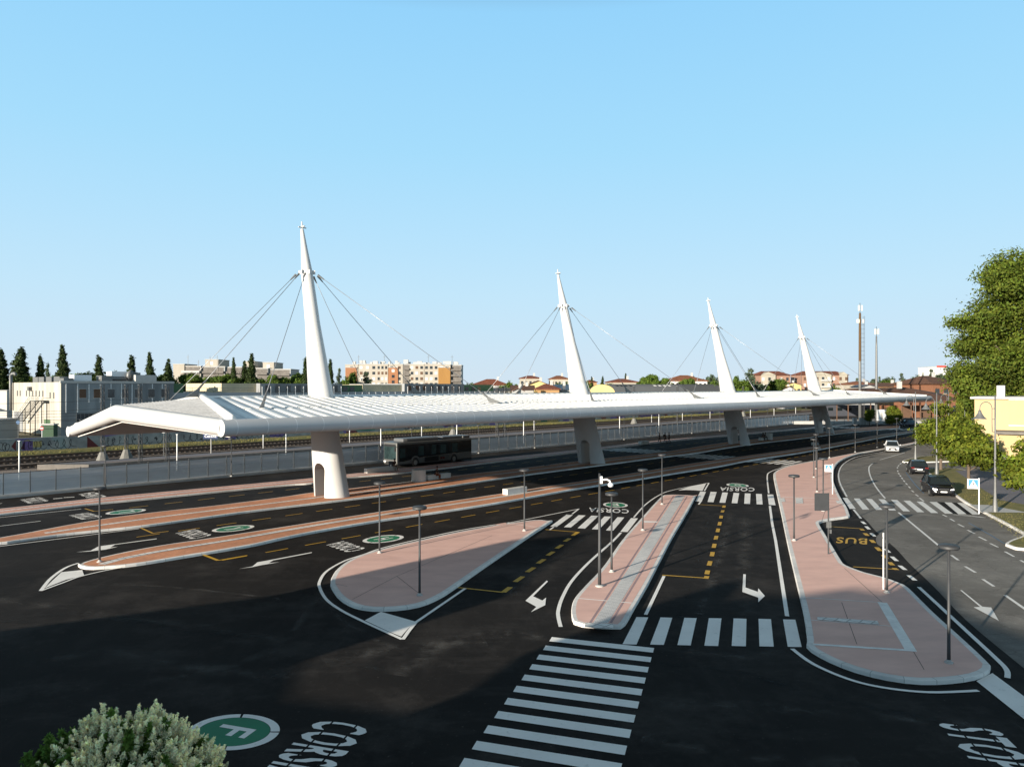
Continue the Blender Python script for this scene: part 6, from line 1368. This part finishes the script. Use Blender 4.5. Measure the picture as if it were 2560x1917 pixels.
# two round street trees and one at the edge
def rtree(label,px_,pyb,hc,r,h,seed,sx=1.0,z0=None):
    random.seed(seed); p=G(px_,pyb)
    lb=[(0,0,hc,r*.8*sx,r*.8,r*.62)]+[(math.cos(a)*r*.55*sx,math.sin(a)*r*.55,hc+random.uniform(-.42,.45)*r,r*.48,r*.48,r*.36) for a in [i*.785+random.random()*.4 for i in range(8)]]+[(random.uniform(-.3,.3)*r,random.uniform(-.3,.3)*r,h-r*.35,r*.4,r*.4,r*.38)]
    return tree('street_tree',label,'tree',(p.x,p.y,0),'lf_bright',lb,85,.26,30,.21,hc,.15,rlimbs(7,hc*.45,hc*.7,r*.7,r*.6,.06),'round bright green street trees',inner=.35)
rtree('round bright street tree right behind the nearest crossing sign',2421.5,1226,3.75,2.75,6.2,3,1.05); rtree('taller pointed street tree left of the others',2352,1177,4.6,2.7,7.9,4); rtree('street tree cut by the right edge of the photo',2600,1300,3.6,2.4,6.0,8); rtree('street tree rising behind the round one, beside the yellow building',2399,1160,3.6,2.6,6.2,14)
# foreground flowering shrub
random.seed(9); bx=D(298,12.2,z=0); bz=HC-(1900-HY)*12.2/F
t=thing('flowering_shrub','big pale green flowering shrub crown in the bottom left corner','shrub',(bx.x,bx.y,0))
P=[];T=[]; Pg=[]; Tg=[]
cz=2.34; RX,RZ=1.46,1.46
k=1500
for i in range(k):
    d=rng.normal(size=3); d/=np.linalg.norm(d)
    if d[2]<-.3 or d[1]>.75: d[2]=abs(d[2]); 
    lump=1+.09*math.sin(d[0]*9+1)*math.cos(d[1]*8+2)+rng.uniform(-.08,.07)
    c=np.array([d[0]*RX,d[1]*RX,cz+d[2]*RZ])*1.0; c=np.array([0,0,cz])+(c-np.array([0,0,cz]))*lump
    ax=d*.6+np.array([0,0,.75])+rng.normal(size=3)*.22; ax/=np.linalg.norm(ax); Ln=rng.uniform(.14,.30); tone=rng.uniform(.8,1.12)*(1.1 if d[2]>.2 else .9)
    green = (d[0]<-.45 and rng.random()<.5) or rng.random()<.05
    n=80
    f=rng.uniform(0,1,n)**.8; rad=.075*(1-f)*rng.uniform(.2,1,n)+.008; th_=rng.uniform(0,2*math.pi,n)
    u=np.cross(ax,[.3,.2,.9]); u/=np.linalg.norm(u); w2=np.cross(ax,u)
    pp=c+np.outer(f*Ln,ax)+np.outer(rad*np.cos(th_),u)+np.outer(rad*np.sin(th_),w2)
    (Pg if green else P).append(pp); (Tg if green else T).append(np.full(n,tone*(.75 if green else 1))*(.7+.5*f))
me=leafmesh('blossom_spikes',np.vstack(P),.026,M['lf_pale'],np.concatenate(T),.6,asp=2.2); o=bpy.data.objects.new('blossom_spikes',me); COL.objects.link(o); o.parent=t
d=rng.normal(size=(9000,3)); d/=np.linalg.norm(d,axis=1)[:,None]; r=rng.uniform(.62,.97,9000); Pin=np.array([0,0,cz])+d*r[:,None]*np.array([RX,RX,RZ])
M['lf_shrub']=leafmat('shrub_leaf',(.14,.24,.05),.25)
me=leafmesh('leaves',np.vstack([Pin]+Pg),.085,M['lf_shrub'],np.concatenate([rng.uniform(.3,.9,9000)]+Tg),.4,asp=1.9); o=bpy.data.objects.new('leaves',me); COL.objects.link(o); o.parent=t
trunk(2.6,.09,rlimbs(8,.6,1.6,1.2,1.2,.05)).build('stem',M['bark'],t,smooth=True)
# background kinds (shared meshes, scaled copies)
random.seed(31)
def proto(name,cat,mtk,lobes,nper,cr,nleaf,size,th,tr,limbs,inner=.5): 
    t=tree(name,'x',cat,(0,0,0),mtk,lobes,nper,cr,nleaf,size,th,tr,limbs,inner=inner); return t
pop=[proto('poplar_tree','tree','lf_dark',[(random.uniform(-.3,.3),random.uniform(-.3,.3),z,2.5*max(.08,1-abs((z-6.5)/13.6)**1.7)**.75*random.uniform(.95,1.06),2.5*max(.08,1-abs((z-6.5)/13.6)**1.7)**.75,1.25) for z in [2.5+i*.95 for i in range(19)]],60,.28,22,.42,17,.35,[],.1) for _ in range(3)]
pin=[proto('umbrella_pine','pine','lf_pine',rl(11,5,8,10.6,2.3,.62),60,.40,22,.42,8.5,.35,rlimbs(6,5.5,7,4.2,2.5,.14),.3) for _ in range(2)]
rnd=[proto('broadleaf_tree','tree','lf_pine',[(0,0,6,3.6,3.6,3.8)]+rl(9,3,3.6,8.8,2.0,.85),80,.42,22,.44,6,.3,rlimbs(6,2,4,2.6,3,.12),.3) for _ in range(3)]
ced=[proto('cedar_tree','cedar','lf_blue',[(random.uniform(-1,1)*(11-z)*.25,random.uniform(-1,1)*(11-z)*.25,z,max(.7,(12-z)*.52),max(.7,(12-z)*.52),.7) for z in (2,3.2,4.4,5.6,6.8,8,9.2,10.2)]+[(0,0,11,.6,.6,1)],60,.34,22,.40,10,.28,rlimbs(8,2,8,3,1,.08),.15) for _ in range(2)]
BASE=dict(pop=(pop,20.3,5.2),pin=(pin,12.0,14.0),rnd=(rnd,11.0,10.0),ced=(ced,12.0,10.0)); used=set()
def bt(kind,px_,ytop,wpx,Y,label,mtk=None):
    if 1150<px_<2000: Y=max(Y,wallY(px_)+5)
    if kind!='pop' and Y>200: wpx*=1.35
    lst,H0,W0=BASE[kind]; i=random.randrange(len(lst)); src=lst[i]; h=HC-(ytop-HY)*Y/F; w=wpx/F*Y; sx=w/W0; sz=h/H0; rz=random.uniform(0,6.28); loc=tuple(D(px_,Y,z=0))
    o=dup(src,loc,rz,label,(sx,sx,sz))
    if 'group' in o: del o['group']
    o['category']=src['category']
    if mtk:
        for c in kids(o):
            if c.name.startswith('crown'): c.data=c.data.copy(); c.data.materials[0]=M[mtk]
    return o
B=[('pop',3,872,40,230,'poplar cut by the left edge of the photo'),('pop',50,869,52,232,'broadest dark poplar, second from the left edge'),('pop',101,887,26,235,'narrow poplar third from the left edge'),('pop',156,865,38,232,'tallest dark poplar behind the stained building'),
('pop',246,887,30,235,'poplar standing left of the white roof housing'),('pop',328,887,32,235,'poplar above the roof ducts'),('pop',374,883,30,236,'slender poplar right of the roof ducts'),('pop',420,900,32,238,'shorter poplar before the pale apartments'),('pop',584,896,20,240,'thin poplar behind the cable'),('pop',629,886,32,240,'tall poplar left of the nearest pylon'),
('pop',612,905,26,242,'lower poplar touching the tall one'),('pop',765,892,24,240,'poplar peeking out left behind the nearest pylon'),('pop',826,900,24,240,'poplar peeking out right behind the nearest pylon'),
('ced',119,906,34,250,'flat-topped cedar between two poplars'),('rnd',30,928,60,240,'low bush tree between the first poplars'),('rnd',80,930,44,242,'low round tree right of the broad poplar'),('rnd',153,930,42,215,'bright low tree in front of the tallest poplar'),('pin',205,931,64,240,'flat pine clump behind the roof units'),('rnd',272,914,48,240,'loose tree right of a poplar by the roof'),('rnd',190,935,44,238,'low tree behind the white cooling unit'),
('pin',-20,938,70,262,'far pines cut by the left edge'),('rnd',70,940,70,262,'low dark tree mass behind the first poplars'),('pin',130,938,80,262,'low pine mass between poplars'),('pin',235,936,90,262,'low pine mass behind the cooling unit'),('rnd',300,938,70,262,'low dark tree mass left of the roof fan'),('pin',350,937,80,262,'low pine mass behind the roof duct'),('rnd',440,940,70,262,'low dark trees at the foot of the pale apartments'),('pin',520,941,80,262,'low pine mass before the pale apartments'),('pin',640,941,80,262,'low pine mass by the tall poplar'),('pin',395,935,60,245,'pine clump below the shorter poplar'),('pin',478,934,62,245,'dark pine clump before the pale apartments'),('pin',552,936,56,245,'pine clump right of the pale apartments'),('rnd',600,930,50,242,'broad tree below the thin poplar'),
('pin',700,937,50,260,'wide pine clump left of the nearest pylon'),('pin',742,933,60,255,'wide pine clump touching the nearest pylon'),('ced',849,919,30,260,'small cedar right of the nearest pylon'),('rnd',874,921,38,255,'dark tree in front of the cream apartments'),('ced',914,928,54,250,'blue-green spreading cedar before the cream apartments'),('rnd',958,952,30,250,'low tree right of the spreading cedar'),('rnd',1172,949,26,330,'small tree right of the cream apartments'),
('rnd',1252,954,20,300,'small tree by the wide red roof'),('rnd',1276,944,30,300,'round tree right of the wide red roof'),('rnd',1400,945,42,240,'round green tree between the pyramid roofs'),('rnd',1338,971,38,178,'bushy tree before the orange house'),('rnd',1364,975,26,178,'low bush right of the bushy tree'),
('rnd',1468,945,24,300,'tree emerging right of the second pylon'),('pop',1479,941,11,320,'slim conifer above the small red roof'),('pop',1506,941,14,320,'slim dark conifer left of the villa'),('rnd',1536,952,44,270,'light green trees in front of the villa'),('pop',1564,935,13,330,'cypress rising from the villa roof'),
('pin',1618,936,46,280,'tall domed pine right of the villa'),('pin',1648,945,44,275,'lower domed pine beside the tall one'),('rnd',1677,950,26,300,'small tree left of the large villa'),('pin',1718,946,42,280,'pine in front of the large villa'),('rnd',1735,932,26,420,'distant tree above the large villa'),('rnd',1763,935,24,400,'distant tree right of the large villa'),('rnd',1786,929,26,400,'distant round tree left of the third pylon'),('rnd',1788,940,30,260,'bright tree left of the third pylon'),
('ced',1875,920,70,250,'large layered cedar right of the third pylon'),('rnd',1848,938,52,260,'broad dark tree right of the third pylon'),('rnd',1838,932,26,330,'tree top behind the cables of the third pylon'),('rnd',1905,948,34,255,'tree at the foot of the layered cedar'),('pin',1939,947,40,240,'round umbrella pine before the brick apartments'),('rnd',1920,930,22,420,'distant tree above the left brick apartments'),
('rnd',2087,955,24,250,'small tree before the right brick apartments'),('rnd',2132,950,24,420,'distant tree left of the brown mast'),('ced',2143,944,26,430,'distant cedar behind the brown mast'),('rnd',2168,946,26,430,'distant tree between the masts'),('rnd',2182,941,28,430,'distant tree just left of the grey mast'),('ced',2199,940,24,420,'distant tree just right of the grey mast'),('rnd',2221,934,30,420,'distant tall tree right of the grey mast'),
('rnd',2226,948,36,330,'dark round tree right of the grey mast'),('ced',2253,932,34,400,'spreading distant tree over the brown roofs'),('rnd',2275,944,34,380,'tree between spreading tree and orange house'),('rnd',2300,940,54,300,'big round green tree left of the orange house'),('rnd',2318,950,38,280,'green tree touching the orange house'),('ced',2329,921,42,420,'dark hilltop cedar left of the white hall'),('ced',2383,920,46,420,'dark hilltop cedar right of the white hall'),('pop',2307,930,7,430,'tiny cypress left of the hilltop cedar'),
('rnd',2290,930,46,460,'dark distant tree left of the white hall'),('rnd',2352,924,40,460,'dark distant tree in front of the white hall'),('rnd',2215,944,60,380,'broad dark tree behind the grey mast'),('rnd',2245,950,50,340,'dark tree over the brown roofs'),('rnd',2150,956,44,330,'dark tree behind the mast feet'),('rnd',2060,958,36,360,'dark tree right of the fourth pylon'),('rnd',1640,950,40,330,'dark tree mass left of the large villa'),('rnd',1595,950,44,330,'dark tree mass right of the villa'),('rnd',1435,948,34,300,'dark tree behind the second pylon'),('rnd',1290,952,36,330,'dark tree behind the pyramid roof'),('rnd',1200,955,50,380,'low trees behind the wide red roof'),('rnd',2174,1017,28,186,'bright bush between the two masts'),('rnd',2232,1008,34,186,'bright bush in front of the goods shed'),('rnd',2245,1018,26,184,'small bush right of the shed corner'),('rnd',2228,1036,44,180,'low dark bush behind the blue hatchback'),('rnd',2418,1012,34,150,'green tree left of the yellow building'),('rnd',2402,975,34,170,'dark tree behind the distant bell lamp'),('rnd',2385,1030,40,150,'bushy tree between shed and yellow building')]
for b in B:
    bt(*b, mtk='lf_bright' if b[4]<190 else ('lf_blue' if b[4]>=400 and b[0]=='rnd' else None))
for l in (pop,pin,rnd,ced):
    for t in l:
        for c in kids(t): bpy.data.objects.remove(c)
        bpy.data.objects.remove(t)
# far belt of trees closing the horizon
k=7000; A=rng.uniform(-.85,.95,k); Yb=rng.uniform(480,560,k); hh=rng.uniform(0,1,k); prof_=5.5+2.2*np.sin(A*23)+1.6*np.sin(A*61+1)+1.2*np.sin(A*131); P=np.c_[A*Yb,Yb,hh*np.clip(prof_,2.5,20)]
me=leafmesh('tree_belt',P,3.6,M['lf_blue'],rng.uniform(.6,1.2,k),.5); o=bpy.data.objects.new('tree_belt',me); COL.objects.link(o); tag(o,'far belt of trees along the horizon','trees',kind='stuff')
# ================================================================== unseen stand-in for trees and buildings behind the viewer, shaped for its shade
ab=[(-60,2),(-34.2,8.5),(-30.6,18.4),(-30.2,34.9),(-28.2,40.0),(-27.8,37.8),(-25.2,31.5),(-22.6,25.8),(-22.5,14.5),(-20.1,12.6),(-16.6,14.4),(-16.2,18.2),(-17.2,22.2),(-17.0,27.4),(-16.6,30.6),(-16.2,34.5),(-15.6,35.0),(-14.8,31.6),(-12.7,34.2),(-11.1,37.4),(-9.7,37.6),(-9.3,40.8),(-8.9,41.6),(-7.9,40.0),(-6.6,36.3),(-4.2,34.6),(0,33.5),(6,33),(6.01,10)]
a0=-14.0; tn=math.tan(R(10.9)); d1=Vector((.663,.75,0)); d2=Vector((.75,-.663,0))
nb=thing('shade_occluder','unseen slab added behind the viewer, outlined to shade the yard','building',(0,0,0))
def seg(i0,i1,nm,mt_,th=2.5):
    m=MB(); pr=[]; sub=ab[i0:i1+1]
    top=[d2*b_+d1*a0+Vector((0,0,max(.3,(a-a0)*tn))) for b_,a in sub]; bot=[d2*b_+d1*a0 for b_,a in (sub[-1],sub[0])]
    f=top+bot; n=len(f); bk=[q-d1*th for q in f]; m.add(f+bk,[tuple(range(n)),tuple(range(2*n-1,n-1,-1))]+[(i,n+i,n+(i+1)%n,(i+1)%n) for i in range(n)]); m.build(nm,mt_,nb)
seg(0,len(ab)-1,'wall_volume',CRM)  # the occluding slab itself, its top cut to the wanted shade outline
# ================================================================== LIGHT, SKY, CAMERA
EL=R(10.9); az=math.atan2(-.663,-.75)
sd=Vector((math.sin(az)*math.cos(EL),math.cos(az)*math.cos(EL),math.sin(EL)))
L=bpy.data.lights.new('sun','SUN'); L.energy=SUNE; L.angle=R(.55); L.color=SUNC
lo=bpy.data.objects.new('sun',L); COL.objects.link(lo); lo.rotation_euler=(-sd).to_track_quat('-Z','Y').to_euler(); lo.location=(0,0,60)
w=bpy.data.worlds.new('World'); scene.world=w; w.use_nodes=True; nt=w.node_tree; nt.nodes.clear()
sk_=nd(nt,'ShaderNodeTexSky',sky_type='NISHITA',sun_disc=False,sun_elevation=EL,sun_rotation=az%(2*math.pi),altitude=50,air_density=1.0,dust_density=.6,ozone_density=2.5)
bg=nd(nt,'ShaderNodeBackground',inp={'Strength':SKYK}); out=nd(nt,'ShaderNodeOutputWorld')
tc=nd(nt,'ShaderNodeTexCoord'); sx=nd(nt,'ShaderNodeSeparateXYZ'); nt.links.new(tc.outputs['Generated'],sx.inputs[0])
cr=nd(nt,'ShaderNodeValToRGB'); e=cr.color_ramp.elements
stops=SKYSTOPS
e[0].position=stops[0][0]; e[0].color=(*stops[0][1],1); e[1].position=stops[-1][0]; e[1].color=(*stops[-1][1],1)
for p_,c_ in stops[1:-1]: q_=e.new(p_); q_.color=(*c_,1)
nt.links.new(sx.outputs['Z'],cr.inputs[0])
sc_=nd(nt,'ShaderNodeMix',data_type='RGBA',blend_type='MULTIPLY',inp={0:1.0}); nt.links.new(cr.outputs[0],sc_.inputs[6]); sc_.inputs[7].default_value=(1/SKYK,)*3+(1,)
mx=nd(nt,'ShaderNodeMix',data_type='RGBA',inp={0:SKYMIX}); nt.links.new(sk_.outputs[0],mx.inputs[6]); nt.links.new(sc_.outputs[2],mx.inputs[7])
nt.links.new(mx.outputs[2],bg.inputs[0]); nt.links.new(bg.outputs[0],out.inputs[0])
cam=bpy.data.cameras.new('camera'); co=bpy.data.objects.new('camera',cam); COL.objects.link(co); scene.camera=co
co.location=(0,0,HC); co.rotation_euler=(R(90),0,0); cam.sensor_width=36; cam.lens=36*F/2560; cam.shift_y=(HY-958.5)/2560; cam.clip_end=8000; cam.clip_start=.1
scene.view_settings.view_transform='Standard'; scene.view_settings.look='None'; scene.view_settings.exposure=0
scene.render.engine='CYCLES'
